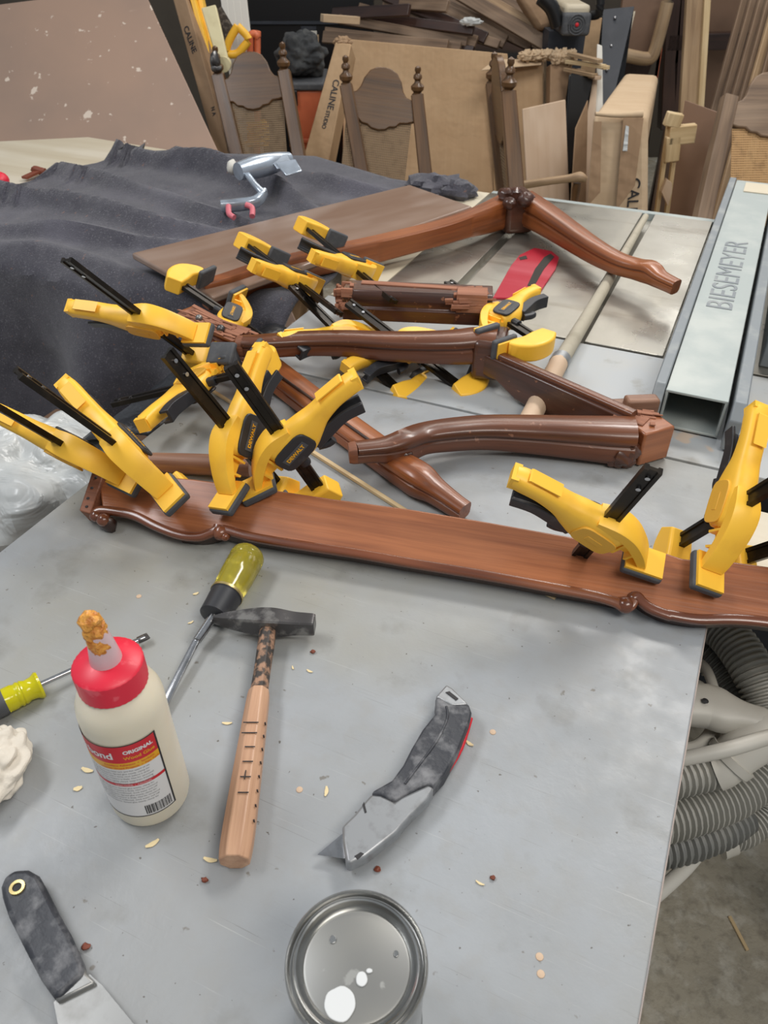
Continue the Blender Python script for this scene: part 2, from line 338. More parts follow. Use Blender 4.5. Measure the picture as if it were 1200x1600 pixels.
# ---------------------------------------------------------------- generic shapes
def trace(pxs, z, th, xd=None, mb=None):
    """outline seen in the photograph, laid on the horizontal plane z above the bench, given real thickness th"""
    P = [U(px, py, z) for px, py in pxs]; xd = xd or (P[1] - P[0]); F_ = frame(P[0], xd, Z1); Fi = F_.inverted()
    mb = mb or MB(); return mb.prism([tuple((Fi @ p)[:2]) for p in P], -th, 0, F_)
def slab(P, th, mb=None):
    """flat board through four (or more) world points, thickness th behind the face"""
    n = (P[1] - P[0]).cross(P[-1] - P[0]).normalized()
    if n.y > 0: n = -n
    xd = P[-1] - P[0]; F_ = frame(P[0], xd, n); Fi = F_.inverted()
    return (mb or MB()).prism([tuple((Fi @ p)[:2]) for p in P], -th, 0, F_)
def ext(a, b, z=0.005):
    """carry the edge a->b on down to height z"""
    t = (z - a.z) / (b.z - a.z); return a + (b - a) * t
def bar(a, b, w_, h_, up=Z1, mb=None):
    x = (b - a); F_ = frame(a, x, up); return (mb or MB()).box((x.length / 2, 0, 0), (x.length, w_, h_), F_)

def slivers(a, b, up, wd, hh, n, seed, mb=None):
    """torn wood fibres filling the box a-b, width wd, height hh"""
    rnd = random.Random(seed); mb = mb or MB(); F_ = frame(a, b - a, up); L = (b - a).length
    for i in range(n):
        l_ = L * rnd.uniform(.12, .5); x = rnd.uniform(l_ / 2, L - l_ / 2) + rnd.uniform(-.1, .1) * L
        y = rnd.uniform(-.5, .5) * wd; z = rnd.uniform(-.5, .5) * hh
        mb.box((0, 0, 0), (l_, wd * rnd.uniform(.07, .2), hh * rnd.uniform(.12, .4)), F_ @ Matrix.Translation((x, y, z)) @ Matrix.Rotation(rnd.uniform(-.10, .10), 4, 'Z') @ Matrix.Rotation(rnd.uniform(-.06, .06), 4, 'Y') @ Matrix.Rotation(rnd.uniform(-.5, .5), 4, 'X'))
    return mb

# ---------------------------------------------------------------- the setting
mb = MB(); mb.box((1.0, 2.6, -.01), (9, 9, .02)); mb.build('floor', M['floor'], kind='structure', smooth=False)
mb = MB(); mb.box((1.0, 6.0, 1.55), (9, .1, 3.14)); mb.build('wall_back', M['wall'], kind='structure', smooth=False)

# ---------------------------------------------------------------- workbench and saw
bench = thing('workbench', 'grey painted workbench filling the foreground, scratched and stained, tools lying on it', 'workbench', W(-.31, .3, -TZ))
mb = MB(); mb.box((-.311, .355, -.014), (.782, 1.222, .028), Matrix.Translation((0, 0, TZ)) @ Matrix.Identity(4))
mb.v = [BM @ p for p in mb.v]; mb.build('bench_top', M['bench'], bench, bevel=.0015)
mb = MB(); mb.box((.0804, .355, TZ - .013), (.0013, 1.22, .0252)); mb.v = [BM @ p for p in mb.v]; mb.build('worn_edge', M['worn'], bench, bevel=.0006)
for a, b in ((-.66, .0), (.03, .0), (-.66, .9), (.03, .9), (.46, .845)):
    mb = MB(); mb.box((a, b, (TZ - .028) / 2), (.07, .07, TZ - .028)); mb.v = [BM @ p for p in mb.v]; mb.build('leg', M['pine'], bench, bevel=.003)
mb = MB(); mb.box((-.31, .45, TZ - .255), (.74, .95, .018)); mb.v = [BM @ p for p in mb.v]; mb.build('shelf', M['mdf'], bench)
mb = MB(); mb.box((.30, .845, TZ - .045), (.43, .20, .02)); mb.v = [BM @ p for p in mb.v]; mb.build('pale_side_board', M['tabletop'], bench)

saw = thing('table_saw', 'cast iron table saw with slotted metal top beyond the grey bench', 'table saw', W(.0, 1.6, -TZ))
mb = MB()
for a0, a1 in ((-.70, .081),):
    mb.box(((a0 + a1) / 2 + .0, 1.122, -.015), (a1 - a0, .298, .030))
mb.box((.42, 1.122, -.015), (.674, .298, .030))
mb.v = [BM @ (p + V((0, 0, TZ - .0008))) for p in mb.v]; mb.build('laminate_strip', M['laminate'], saw, bevel=.001)
mb = MB()
sl = [(-.62, -.49), (-.47, -.225), (-.195, -.06), (-.056, .3), (.325, .75)]
for a0, a1 in sl: mb.box(((a0 + a1) / 2, 1.66, -.02), (a1 - a0, .765, .04))
mb.box((.065, 1.66, -.028), (1.37, .765, .022))
mb.v = [BM @ (p + V((0, 0, TZ))) for p in mb.v]; mb.build('iron_top', M['iron'], saw, bevel=.001)
mb = MB(); mb.box((-.66, 1.66, -.02), (.074, .765, .038)); mb.v = [BM @ (p + V((0, 0, TZ))) for p in mb.v]; mb.build('wooden_edge_strip', M['tabletop'], saw)
mb = MB(); mb.box((.065, 2.053, -.022), (1.37, .02, .044)); mb.v = [BM @ (p + V((0, 0, TZ))) for p in mb.v]; mb.build('rear_rail', M['fence'], saw, bevel=.002)
mb = MB(); mb.box((0.0, 1.274, -.02), (1.3, .006, .03)); mb.v = [BM @ (p + V((0, 0, TZ))) for p in mb.v]; mb.build('joint_gap', M['seam'], saw)
mb = MB(); mb.box((0.05, 1.64, -.45), (1.1, .6, .82)); mb.v = [BM @ (p + V((0, 0, TZ))) for p in mb.v]; mb.build('cabinet', M['navy'], saw)
# red blade insert with its dark slot
mb = trace([(770, 465), (798, 415), (812, 398), (835, 387), (862, 392), (874, 402), (868, 420), (838, 465)], .004, .004, D1)
ins = mb.build('blade_insert', M['red'], saw, bevel=.001)
mb = trace([(824, 446), (836, 420), (850, 402), (860, 396), (866, 401), (850, 420), (834, 448)], .0048, .002, D1); mb.build('blade_slot', M['seam'], ins)
mb = trace([(811, 402), (822, 399), (824, 404), (813, 406)], .0048, .002, D1); mb.build('finger_hole', M['seam'], ins)

# rip fence
ZF = .062
fen = thing('rip_fence', 'long grey metal saw fence tube with raised lettering and thick side faces', 'saw fence', W(.01, 1.6, 0))
x0, x1, y0, y1 = -.034, .051, 1.045, 2.19
mb = MB(); t_ = .004
for c, s_ in ((((x0 + x1) / 2, (y0 + y1) / 2, ZF - t_ / 2), (x1 - x0, y1 - y0, t_)), (((x0 + x1) / 2, (y0 + y1) / 2, t_ / 2 + .002), (x1 - x0, y1 - y0, t_)),
              ((x0 + t_ / 2, (y0 + y1) / 2, ZF / 2), (t_, y1 - y0, ZF - .006)), ((x1 - t_ / 2, (y0 + y1) / 2, ZF / 2), (t_, y1 - y0, ZF - .006))):
    mb.box(c, s_)
mb.v = [BM @ (p + V((0, 0, TZ))) for p in mb.v]; mb.build('tube', M['fence'], fen, bevel=.001)
for nm, xa, xb, z_, ya in (('left_face', x0 - .017, x0 - .001, .067, y0 - .012), ('right_face', x1 + .006, x1 + .024, .07, y0 - .03)):
    mb = MB(); mb.prism([(ya, .003), (ya, z_ - .02), (ya + .02, z_), (y1, z_), (y1, .003)], xa, xb, Matrix(((0, 0, 1, 0), (1, 0, 0, 0), (0, 1, 0, 0), (0, 0, 0, 1))))
    mb.v = [BM @ (p + V((0, 0, TZ))) for p in mb.v]; mb.build('side_face', M['face'], fen, bevel=.002)
mb = MB(); mb.box(((x0 + x1) / 2 + .01, y1 - .06, ZF + .0012), (.06, .08, .002)); mb.v = [BM @ (p + V((0, 0, TZ))) for p in mb.v]; mb.build('pale_sticker', M['tabletop'], fen)
cF = W(.008, 1.545, ZF + .0003)
text('BIESEMEYER', 'raised_lettering', .062, M['face'], frame(cF, D1, Z1), fen, .0006, sx=1.12)
# second rail further right
mb = MB(); mb.box((.0, 0, .035), (.05, .95, .07)); rl = Matrix.Translation(W(.115, 1.78, 0)) @ Matrix.Rotation(-PH, 4, 'Z'); mb.v = [rl @ p for p in mb.v]
r2 = mb.build('metal_rail', M['face'], bevel=.003); tag(r2, 'grey metal rail lying on the saw to the right of the lettered fence', 'rail')

# dusty rod lying along the slot
rod = thing('dusty_rod', 'sawdust coated rod with a metal collar lying along the saw top', 'rod', W(-.21, 1.4, 0))
mb = MB(); mb.tube([W(-.21, 1.165, .012), W(-.209, 1.5, .010), W(-.211, 1.99, .007)], [.0135, .011, .0075], 6); mb.build('shaft', M['dust'], rod)
mb = MB(); mb.tube([W(-.2035, .93, .0155), W(-.21, 1.15, .015)], [.0155, .0155], 2); mb.build('thick_end', M['ply'], rod)
mb = MB(); mb.tube([W(-.21, 1.148, .014), W(-.21, 1.168, .014)], [.0165, .0165], 2); mb.build('collar', M['castgrey'], rod)

# ---------------------------------------------------------------- blanket table with blanket
bt = thing('side_table', 'beige topped table under the grey blanket at the left', 'table', W(-1.45, 1.6, -TZ))
mb = MB(); mb.prism([(-.78, 1.17), (-.78, 1.98), (-1.2, 2.03), (-2.02, 2.09), (-2.75, 1.55), (-2.75, 1.17)], -.03, 0, Matrix.Identity(4)); mb.v = [BM @ (p + V((0, 0, TZ - .004))) for p in mb.v]
mb.build('table_top', M['tabletop'], bt, bevel=.002)
for a, b in ((-.86, 1.26), (-.86, 1.9), (-2.6, 1.26), (-2.0, 1.98)):
    mb = MB(); mb.box((a, b, (TZ - .034) / 2), (.06, .06, TZ - .034)); mb.v = [BM @ p for p in mb.v]; mb.build('leg', M['darkbrown'], bt)
def lerp_tab(t, tab):
    for (x0_, y0_), (x1_, y1_) in zip(tab, tab[1:]):
        if x0_ <= t <= x1_: return y0_ + (y1_ - y0_) * (t - x0_) / (x1_ - x0_)
    return tab[-1][1]
def bl(u, v):
    a = -2.6 + u * 1.88
    bk = lerp_tab(a, [(-2.7, 1.42), (-2.2, 1.44), (-1.80, 1.46), (-1.78, 1.62), (-1.76, 1.80), (-1.73, 1.86), (-1.70, 1.93), (-1.685, 1.86), (-1.66, 1.97), (-1.64, 1.88), (-1.58, 1.96), (-1.5, 2.07), (-1.2, 2.17), (-.9, 2.05), (-.6, 2.03)])
    s_ = -.78 + v * (.78 + bk - 1.16)                                # distance along the cloth from the front edge
    n1 = noise.noise(V((a * 3.1, s_ * 2.4, 1.7))); n2 = noise.noise(V((a * 8, s_ * 5, 4.2)))
    w1 = max(0, min(1, (-a - .85) * 4))
    def ridge(c, wd, h): return h * math.exp(-((s_ - c - .07 * noise.noise(V((a * 2.6, c * 4, 0)))) / (wd * (1 + .5 * noise.noise(V((a * 3, c, 5)))))) ** 2) * (1 + .8 * noise.noise(V((a * 3.3, c * 7, 2))))
    rid = ridge(.66 - .30 * (a + 1.3), .030, .050 * w1) + ridge(.46 - .22 * (a + 1.3), .026, .030 * w1) + ridge(.30 - .02 * (a + 1.3), .028, .034 * w1) + ridge(.16 + .12 * (a + 1.5), .024, .022) + ridge(.05, .03, .012)
    rid += ridge(.80 - .1 * (a + 1.2), .028, .032 * max(0, min(1, (-a - .75) * 4)))
    if s_ > 0:
        ed = min(1, (v) * 1.0) ; z = .006 + rid + max(0, .018 * n1 + .010 * n2) + .004
        b = 1.16 + s_ - .03
        if s_ < .05: z -= .02 * (1 - s_ / .05) ** 2
    else:
        dd = -s_; b = 1.125 - .018 * min(1, dd * 6) - .05 * dd + min(1, dd * 5) * (.040 * math.sin(a * 17 + 2.2 * noise.noise(V((a * 2, dd, 0)))) + .03 * n1)
        z = -.012 - dd
    return W(a, b, z)
mb = MB(); mb.grid(bl, 190, 150)
mb.g = [tuple(BM.inverted() @ p) for p in mb.v]
bk = mb.build('moving_blanket', M['felt'], solid=.006); tag(bk, 'dark grey felt moving blanket draped over the table at left, hanging down its front', 'blanket')
# a crumpled bit of the blanket at the far corner of the saw
mb = MB()
for i, (x, y, r) in enumerate(((690, 292, .05), (715, 296, .04), (670, 288, .045))): mb.ball(U(x, y, .02), (r * 1.3, r, r * .55), 16, 10, .5, i * 3, 2.0)
o = mb.build('cloth_bundle', M['felt']); tag(o, 'small dark blue crumpled cloth at the far corner of the brown panel', 'cloth')

# ---------------------------------------------------------------- brown table leaf and carved furniture parts
LZ = .052
P_ = [U(205, 395, LZ), U(640, 288, LZ), U(738, 322, LZ), U(332, 464, LZ)]
P_ = [P_[0], P_[0] + (P_[0] - P_[0]) * 0, P_[1], P_[2], P_[3]]; P_ = [P_[0], P_[2], P_[3], P_[4]]
F_ = frame(P_[0], P_[1] - P_[0], Z1); Fi = F_.inverted()
mb = MB(); mb.prism([tuple((Fi @ p)[:2]) for p in P_], -.014, 0, F_)
o = mb.build('tabletop_leaf', M['leaf'], bevel=.004); tag(o, 'flat dusty brown wooden panel lying on the blanket edge', 'panel')

def leg(name, pts, m, parent, sect=RND, up=Z1, n=6):
    P = []; S_ = []
    for x, y, z, w_, h_ in pts: P.append(U(x, y, z)); S_.append((w_, h_))
    mb = MB(); mb.sweep(P, S_, sect, up, n); return mb.build(name, m, parent)
def carve(name, pts, m, parent, seed=0):
    mb = MB()
    for i, (x, y, z, r) in enumerate(pts): mb.ball(U(x, y, z), (r, r * .85, r * .9), 14, 9, .35, i + seed, 1.6)
    return mb.build(name, m, parent)

# near frame: two legs joined by a shaped rail
f1 = thing('carved_leg_frame', 'dark carved frame of two curved legs and a rail, lying in front of the fence', 'furniture frame', U(900, 640, 0))
LS = [(-.5, -.3), (-.38, -.46), (-.15, -.5), (.2, -.5), (.4, -.42), (.48, -.28), (.46, .02), (.40, .07), (.40, .12), (.5, .18), (.5, .3), (.42, .42), (.2, .5), (-.3, .5), (-.45, .4), (-.5, .2)]
leg('front_leg', [(556, 707, .052, .026, .026), (578, 705, .050, .027, .027), (604, 703, .046, .030, .032), (632, 697, .042, .034, .042), (660, 686, .038, .038, .038), (700, 680, .036, .040, .040), (760, 676, .033, .043, .042), (830, 679, .031, .046, .047), (900, 684, .031, .050, .053), (955, 688, .031, .054, .058), (988, 690, .031, .055, .060)], M['mahog_leg'], f1, LS)
leg('foot_end', [(545, 708, .052, .024, .024), (552, 707.5, .052, .0265, .0265), (557, 707, .052, .0265, .0265)], M['cleat'], f1, n=2)
carve('knee_carving', [(632, 716, .030, .015), (640, 704, .026, .011), (634, 727, .016, .010)], M['mahog_dark'], f1)
mb = MB(); bar(U(984, 690, .028), U(1030, 677, .028), .050, .052, Z1, mb); mb.build('corner_block', M['mahog'], f1, bevel=.003)
mb = MB(); bar(U(962, 652, .046), U(1008, 668, .046), .026, .020, Z1, mb); slivers(U(985, 654, .052), U(1032, 660, .052), Z1, .04, .012, 34, 7, mb); mb.build('broken_tenon', M['raw_wood'], f1, bevel=.001)
mb = MB(); bar(U(975, 636, .040), U(1026, 634, .040), .022, .030, Z1, mb); bar(U(950, 640, .034), U(1000, 637, .034), .03, .02, Z1, mb); mb.build('splintered_block', M['dowelw'], f1, bevel=.004)
carve('corner_carving', [(958, 716, .012, .012), (972, 712, .018, .017), (985, 704, .026, .014), (980, 720, .010, .012), (1000, 694, .030, .011), (1010, 700, .014, .012), (1018, 697, .010, .011), (966, 722, .008, .010)], M['mahog_dark'], f1, 5)
# rail of that frame
A_ = U(752, 545, .058); B_ = U(990, 650, .058)
F_ = frame(A_, B_ - A_, (B_ - A_).cross(Z1)); Fi = F_.inverted(); nn = V((F_[0][2], F_[1][2], F_[2][2]))
mb = MB(); Lr = (B_ - A_).length
mb.prism([(0, 0), (Lr, 0), (Lr, -.052), (Lr * .82, -.056), (Lr * .62, -.054), (Lr * .45, -.056), (Lr * .3, -.05), (Lr * .16, -.034), (0, -.034)] if (F_ @ V((0, -1, 0, 0)).to_4d() if False else True) and (F_[2][1] > 0) else
         [(0, 0), (Lr, 0), (Lr, .052), (Lr * .82, .056), (Lr * .62, .054), (Lr * .45, .056), (Lr * .3, .05), (Lr * .16, .034), (0, .034)], -.013, .013, F_)
mb.build('shaped_rail', M['mahog_dark'], f1, bevel=.003)
mb = MB(); mb.sweep([A_ + V((0, 0, .003)), B_ + V((0, 0, .003))], [(.016, .01)] * 2, RND, n=1); mb.build('top_bead', M['mahog_leg'], f1)
leg('rear_leg', [(380, 541, .066, .030, .030), (400, 541, .066, .031, .031), (430, 540, .064, .033, .033), (480, 537, .062, .036, .034), (540, 537, .061, .038, .036), (600, 541, .060, .041, .040), (660, 543, .059, .044, .044), (710, 543, .058, .047, .048), (745, 541, .057, .050, .052), (772, 545, .055, .052, .056)], M['mahog_leg'], f1, LS)
mb = MB(); bar(U(742, 548, .046), U(790, 553, .046), .072, .064, Z1, mb); mb.build('corner_block', M['mahog_dark'], f1, bevel=.008, seg=3)
leg('foot_end', [(370, 541, .066, .027, .027), (375, 541, .066, .030, .030), (381, 541, .066, .0305, .0305)], M['cleat'], f1, n=2)

# far frame: long rail, right leg, long diagonal leg
f2 = thing('long_rail_frame', 'long reddish rail with curved legs at both ends, lying behind the clamps', 'furniture frame', U(760, 360, 0))
leg('long_rail', [(318, 462, .035, .030, .05), (360, 449, .037, .032, .05), (420, 428, .038, .034, .048), (500, 408, .04, .034, .046), (580, 391, .042, .036, .046), (640, 376, .044, .038, .044), (690, 363, .046, .038, .044), (725, 352, .046, .038, .048), (760, 341, .046, .04, .058), (800, 325, .044, .046, .07)], M['mahog_orange'], f2, SQR, n=5)
mb = MB(); bar(U(782, 330, .045), U(828, 327, .045), .085, .085, Z1, mb); mb.build('corner_block', M['mahog_dark'], f2, bevel=.012, seg=3)
carve('corner_carving', [(790, 306, .085, .018), (806, 304, .09, .016), (820, 312, .085, .018), (804, 345, .02, .02), (812, 335, .04, .02), (796, 318, .08, .015)], M['mahog_dark'], f2, 9)
leg('right_leg', [(818, 324, .05, .06, .07), (850, 342, .048, .055, .062), (890, 368, .046, .048, .052), (930, 394, .045, .042, .044), (965, 412, .044, .040, .038), (995, 421, .046, .040, .036), (1015, 426, .050, .040, .040), (1030, 436, .048, .032, .030), (1048, 445, .046, .028, .027), (1056, 449, .045, .027, .027)], M['mahog_orange'], f2, LS)
leg('diagonal_leg', [(292, 495, .052, .040, .030), (330, 516, .048, .044, .034), (380, 548, .034, .046, .036), (440, 594, .022, .046, .036), (510, 648, .020, .044, .036), (570, 692, .020, .042, .036), (620, 728, .020, .040, .038), (655, 751, .022, .040, .040), (680, 768, .019, .030, .030), (708, 788, .016, .025, .026), (726, 800, .014, .024, .024)], M['mahog_orange'], f2, LS)
mb = MB(); mb.tube([U(385, 551, .054), U(440, 589, .041), U(510, 640, .039), (U(580, 690, .039))], .0022, 4); mb.build('dark_groove_line', M['darkbrown'], f2)  # dark tube drawn along the groove line near the leg's upper edge
mb = MB(); bar(U(288, 490, .064), U(380, 527, .062), .036, .010, Z1, mb); slivers(U(284, 487, .072), U(384, 526, .070), Z1, .040, .006, 60, 4, mb); mb.build('torn_end', M['raw_wood'], f2, bevel=.0006)
for x, y, r in ((345, 514, .007), (311, 497, .006)): mb = MB(); mb.ball(U(x, y, .075), r); mb.build('old_screw', M['dark_steel'], f2)

# broken rail block
bb = thing('broken_rail_piece', 'short broken moulded wood piece with splintered ends, lying above the long leg', 'wood piece', U(640, 480, .0))
a = U(538, 468, .075); b = U(768, 478, .075)
BS = [(-.5, -.5), (.5, -.5), (.5, -.08), (.42, -.02), (.42, .34), (.32, .5), (-.5, .5)]
mb = MB(); mb.sweep([a, b], [(.052, .05)] * 2, BS, n=1); mb.build('body', M['mahog_dark'], bb, bevel=.0015)
mb = MB()
random.seed(3)
slivers(a + V((-.016, 0, 0)), a + V((.024, 0, 0)), Z1, .048, .042, 90, 5, mb); slivers(a + V((-.004, 0, .016)), a + V((.05, 0, .020)), Z1, .044, .018, 10, 8, mb)
mb.build('splintered_end', M['raw_wood'], bb, bevel=.001)
mb = MB(); c = b + (a - b).normalized() * .035; mb.box((0, 0, 0), (.05, .034, .032), frame(c + V((0, -.012, .014)), b - a, Z1))
slivers(b + V((-.075, -.002, .014)), b + V((.004, -.002, .014)), Z1, .05, .022, 60, 6, mb)
mb.build('torn_corner', M['raw_wood'], bb, bevel=.001)
mb = MB(); mb.sweep([a + V((.03, .012, .025)), b + V((-.05, .012, .025))], [(.014, .004)] * 2, SQR, n=1); mb.build('glue_line', M['raw_wood'], bb)

# ---------------------------------------------------------------- carved apron board in front
ap = thing('carved_apron_board', 'long reddish brown apron board with carved scroll edge, clamped across the bench', 'board', U(650, 850, 0))
fl = U(160, 797, .022); fr = U(1190, 972, .022); bkp = U(640, 795, .050)
nB = (fr - fl).cross(bkp - fl).normalized()
if nB.z < 0: nB = -nB
FB = frame(fl, fr - fl, nB); FBi = FB.inverted()
def bp(px, py): q = FBi @ on_plane(px, py, fl, nB); return (q.x, q.y)
low = [(160, 797), (172, 796), (190, 797), (215, 804), (245, 819), (280, 832), (310, 835), (332, 831), (345, 827), (365, 831), (400, 837), (480, 850), (560, 862), (640, 876), (720, 889), (800, 903), (880, 918), (930, 927), (965, 934), (982, 934), (996, 932), (1015, 944), (1045, 957), (1090, 964), (1150, 964), (1210, 970), (1290, 985), (1380, 1010)]
hi = [(1400, 905), (1200, 885), (1135, 876), (1110, 878), (1065, 872), (1035, 862), (900, 840), (760, 815), (640, 795), (520, 779), (420, 764), (300, 748), (200, 741), (152, 737)]
mb = MB(); mb.prism([bp(*p) for p in low + hi], -.018, 0, FB)
mb.build('board', M['mahog'], ap, bevel=.002)
bead = [bp(x, y + 3) for x, y in low if x < 1400]
iA = 8; iB = 19
def beadpart(pts, curl_start, curl_end, nm):
    P = [V((x, y - .001, .001)) for x, y in pts]; S_ = [(.011, .010)] * len(P)
    mb = MB(); mb.sweep([FB @ p for p in P], S_, RND, nB, 5); return mb.build(nm, M['bead'], ap)
beadpart([bp(148, 806), bp(152, 800), bp(162, 797)] + [bp(x, y + 3) for x, y in low[2:7]] + [bp(328, 833), bp(339, 828), bp(342, 821)], 0, 0, 'scroll_moulding')
beadpart([bp(345, 838), bp(341, 831), bp(348, 827), bp(362, 830)] + [bp(x, y + 3) for x, y in low[10:17]] + [bp(930, 931), bp(960, 940), bp(975, 948), bp(985, 946), bp(990, 938)], 0, 0, 'scroll_moulding')
beadpart([bp(988, 932), bp(996, 932), bp(1004, 941), bp(1018, 951), bp(1045, 961)] + [bp(x, y + 3) for x, y in low[22:27]], 0, 0, 'scroll_moulding')
for x, y, r in ((345, 832, .010), (352, 838, .006), (977, 945, .010), (990, 934, .007), (150, 806, .008), (162, 812, .009)):
    q = bp(x, y); mb = MB(); mb.ball(FB @ V((q[0], q[1], .000)), (r, r, r * .9)); mb.build('scroll_boss', M['bead'], ap)
mb = MB()
P = [bp(x, y + 4) for x, y in low[5:]]
mb.sweep([FB @ V((p[0], p[1], -.010)) for p in P], [(.006, .018)] * len(P), SQR, nB, 3); mb.build('under_edge', M['darkbrown'], ap)
q0, q1, q2, q3 = bp(147, 740), bp(166, 742), bp(144, 806), bp(127, 801)
mb = MB(); mb.prism([q0, q1, q2, q3], -.022, .006, FB); cl = mb.build('end_cleat', M['cleat'], ap, bevel=.0015)
mb = MB()
for x, y in ((153, 750), (147, 766), (141, 782), (139, 795)):
    q = bp(x, y); mb.ball(FB @ V((q[0], q[1], .006)), (.0022, .0022, .0012), 8, 6)
mb.build('screw_holes', M['ink'], cl)
mb = MB(); mb.ball(FB @ V((bp(165, 815)[0], bp(165, 815)[1], -.006)), (.012, .008, .012), 12, 8, .3, 2); mb.build('scroll_foot', M['darkbrown'], ap)

# ---------------------------------------------------------------- trigger clamps: one set of part meshes, copied for every clamp
CL = {}
def proto():
    # sliding body: grip, housing and jaw arm in one moulding (bar runs along local z, jaw towards -x, grip towards +x)
    mb = MB()
    path = [(.108, 0, .030), (.098, 0, .0285), (.075, 0, .023), (.052, 0, .013), (.035, 0, .004), (.015, 0, -.006), (-.008, 0, -.009), (-.026, 0, -.013), (-.042, 0, -.024), (-.053, 0, -.035), (-.058, 0, -.043)]
    size = [(.021, .021), (.024, .022), (.025, .022), (.026, .026), (.029, .038), (.031, .050), (.031, .052), (.030, .040), (.027, .026), (.025, .018), (.025, .013)]
    mb.sweep(path, size, RND, V((0, 0, 1)), 5)
    mb.prism([(-.078, -.046), (-.044, -.046), (-.044, -.041), (-.078, -.041)], -.0135, .0135, XZ)
    mb.prism([(-.072, -.043), (-.050, -.043), (-.036, -.012), (-.044, -.012)], -.003, .003, XZ)
    o = mb.build('body', M['yellow'], None); CL['body'] = o.data; CL['bodyloc'] = o.location.copy(); bpy.data.objects.remove(o)
    def keep(k, nm, mb, m, **kw):
        e = bpy.data.objects.new('e', None); o = mb.build(nm, m, e, **kw); CL[k] = (o.data, [(x.name, x.width, x.segments) for x in o.modifiers]); bpy.data.objects.remove(o); bpy.data.objects.remove(e)
    hp = path[:7] + [(-.018, 0, -.010), (-.023, 0, -.012)]; hs = size[:7] + [(.030, .040), (.020, .022)]
    mb = MB(); mb.sweep(hp, hs, RND, V((0, 0, 1)), 5)
    mb.sweep([(.012, 0, .0125), (-.010, 0, .0105), (-.028, 0, .000), (-.043, 0, -.0165), (-.053, 0, -.031), (-.058, 0, -.0405)], [(.026, .010), (.030, .013), (.029, .014), (.027, .013), (.026, .011), (.025, .009)], SQR, V((0, 0, 1)), 4)
    mb.prism([(-.012, -.032), (-.012, .008), (-.030, -.002), (-.044, -.018), (-.058, -.040), (-.046, -.041), (-.036, -.034), (-.024, -.030)], -.0035, .0035, XZ)
    for x0_, z0_, x1_, z1_ in ((-.022, -.031, -.030, -.004), (-.038, -.036, -.044, -.020)): mb.prism([(x0_, z0_), (x0_ + .003, z0_), (x1_ + .003, z1_), (x1_, z1_)], -.011, .011, XZ)
    mb.prism([(-.0815, -.0445), (-.0405, -.0445), (-.0405, -.0395), (-.0815, -.0395)], -.0155, .0155, XZ)
    mb.prism([(.094, .0415), (.060, .0325), (.058, .0335), (.092, .0425)], -.0075, .0075, XZ)
    mb.box((.107, 0, .0305), (.008, .020, .018)); keep('body', 'body', mb, M['yellow'])
    mb = MB(); mb.prism([(-.0835, -.0535), (-.0385, -.0535), (-.0385, -.0430), (-.0835, -.0430)], -.0178, .0178, XZ)
    keep('pad', 'rubber_pad', mb, M['rubber'], bevel=.003)
    mb = MB(); mb.sweep([(.028, 0, -.022), (.05, 0, -.012), (.075, 0, -.003), (.100, 0, -.003)], [(.018, .016), (.019, .016), (.020, .014), (.020, .014)], [(-.5, -.5), (.5, -.5), (.5, .5), (.3, .5), (.3, -.2), (-.3, -.2), (-.3, .5), (-.5, .5)], V((0, 0, 1)), 4)
    keep('trigger', 'trigger', mb, M['black'], bevel=.001)
    mb = MB(); ov = []
    for i in range(20):
        a = math.tau * i / 20; x = .026 * abs(math.cos(a)) ** .5 * (1 if math.cos(a) > 0 else -1); y = .0160 * abs(math.sin(a)) ** .5 * (1 if math.sin(a) > 0 else -1)
        c, s = math.cos(.42), math.sin(.42); ov.append((.006 + x * c - y * s, -.012 + x * s + y * c))
    CL['ov'] = ov
    mb.prism(ov, .0140, .0175, XZ); keep('badge', 'label_panel', mb, M['black'], bevel=.0012)          # XZ turns +z into -y
    c, s = math.cos(.42), math.sin(.42)
    mb = MB(); mb.prism([(.006 + x * c - y * s, -.012 + x * s + y * c) for x, y in ((-.018, -.0045), (.018, -.0045), (.018, .0055), (-.018, .0055))], .0172, .0180, XZ); keep('recess', 'label_recess', mb, M['rubber'])
    mb = MB(); mb.prism([(.006 + (x - .006) * .92, -.012 + (y + .012) * .92) for x, y in ov], -.0168, -.0140, XZ)
    mb.prism([(.006 + x * c - y * s, -.012 + x * s + y * c) for x, y in ((-.010, -.0035), (.010, -.0035), (.010, .0035), (-.010, .0035))], -.0174, -.0165, XZ)
    keep('emboss', 'embossed_panel', mb, M['yellow2'], bevel=.001)
    mb = MB(); mb.sweep([(.030, 0, -.030), (.042, 0, -.033), (.050, 0, -.031)], [(.010, .010)] * 3, RND, n=3); mb.sweep([(.004, 0, -.030), (.006, 0, -.046)], [(.013, .013)] * 2, RND, V((1, 0, 0)), n=1)
    keep('lever', 'release_lever', mb, M['black'])
    mb = MB(); mb.sweep([(.018, 0, .002), (-.002, 0, -.006), (-.026, 0, -.009), (-.046, 0, -.001), (-.056, 0, .008)], [(.028, .026), (.030, .038), (.030, .036), (.028, .026), (.027, .015)], SQR, V((0, 0, 1)), 4)
    mb.prism([(-.078, .006), (-.044, .006), (-.044, .011), (-.078, .011)], -.0135, .0135, XZ)
    keep('jaw', 'fixed_jaw', mb, M['yellow'], bevel=.002)
    mb = MB(); mb.prism([(-.0835, .009), (-.0385, .009), (-.0385, .0180), (-.0835, .0180)], -.0178, .0178, XZ); keep('jawpad', 'rubber_pad', mb, M['rubber'], bevel=.003)
    mb = MB(); mb.box((0.004, 0, -.0195), (.010, .012, .003)); mb.box((.0150, 0, -.004), (.003, .010, .006)); keep('pin', 'bar_pin', mb, M['ink'])
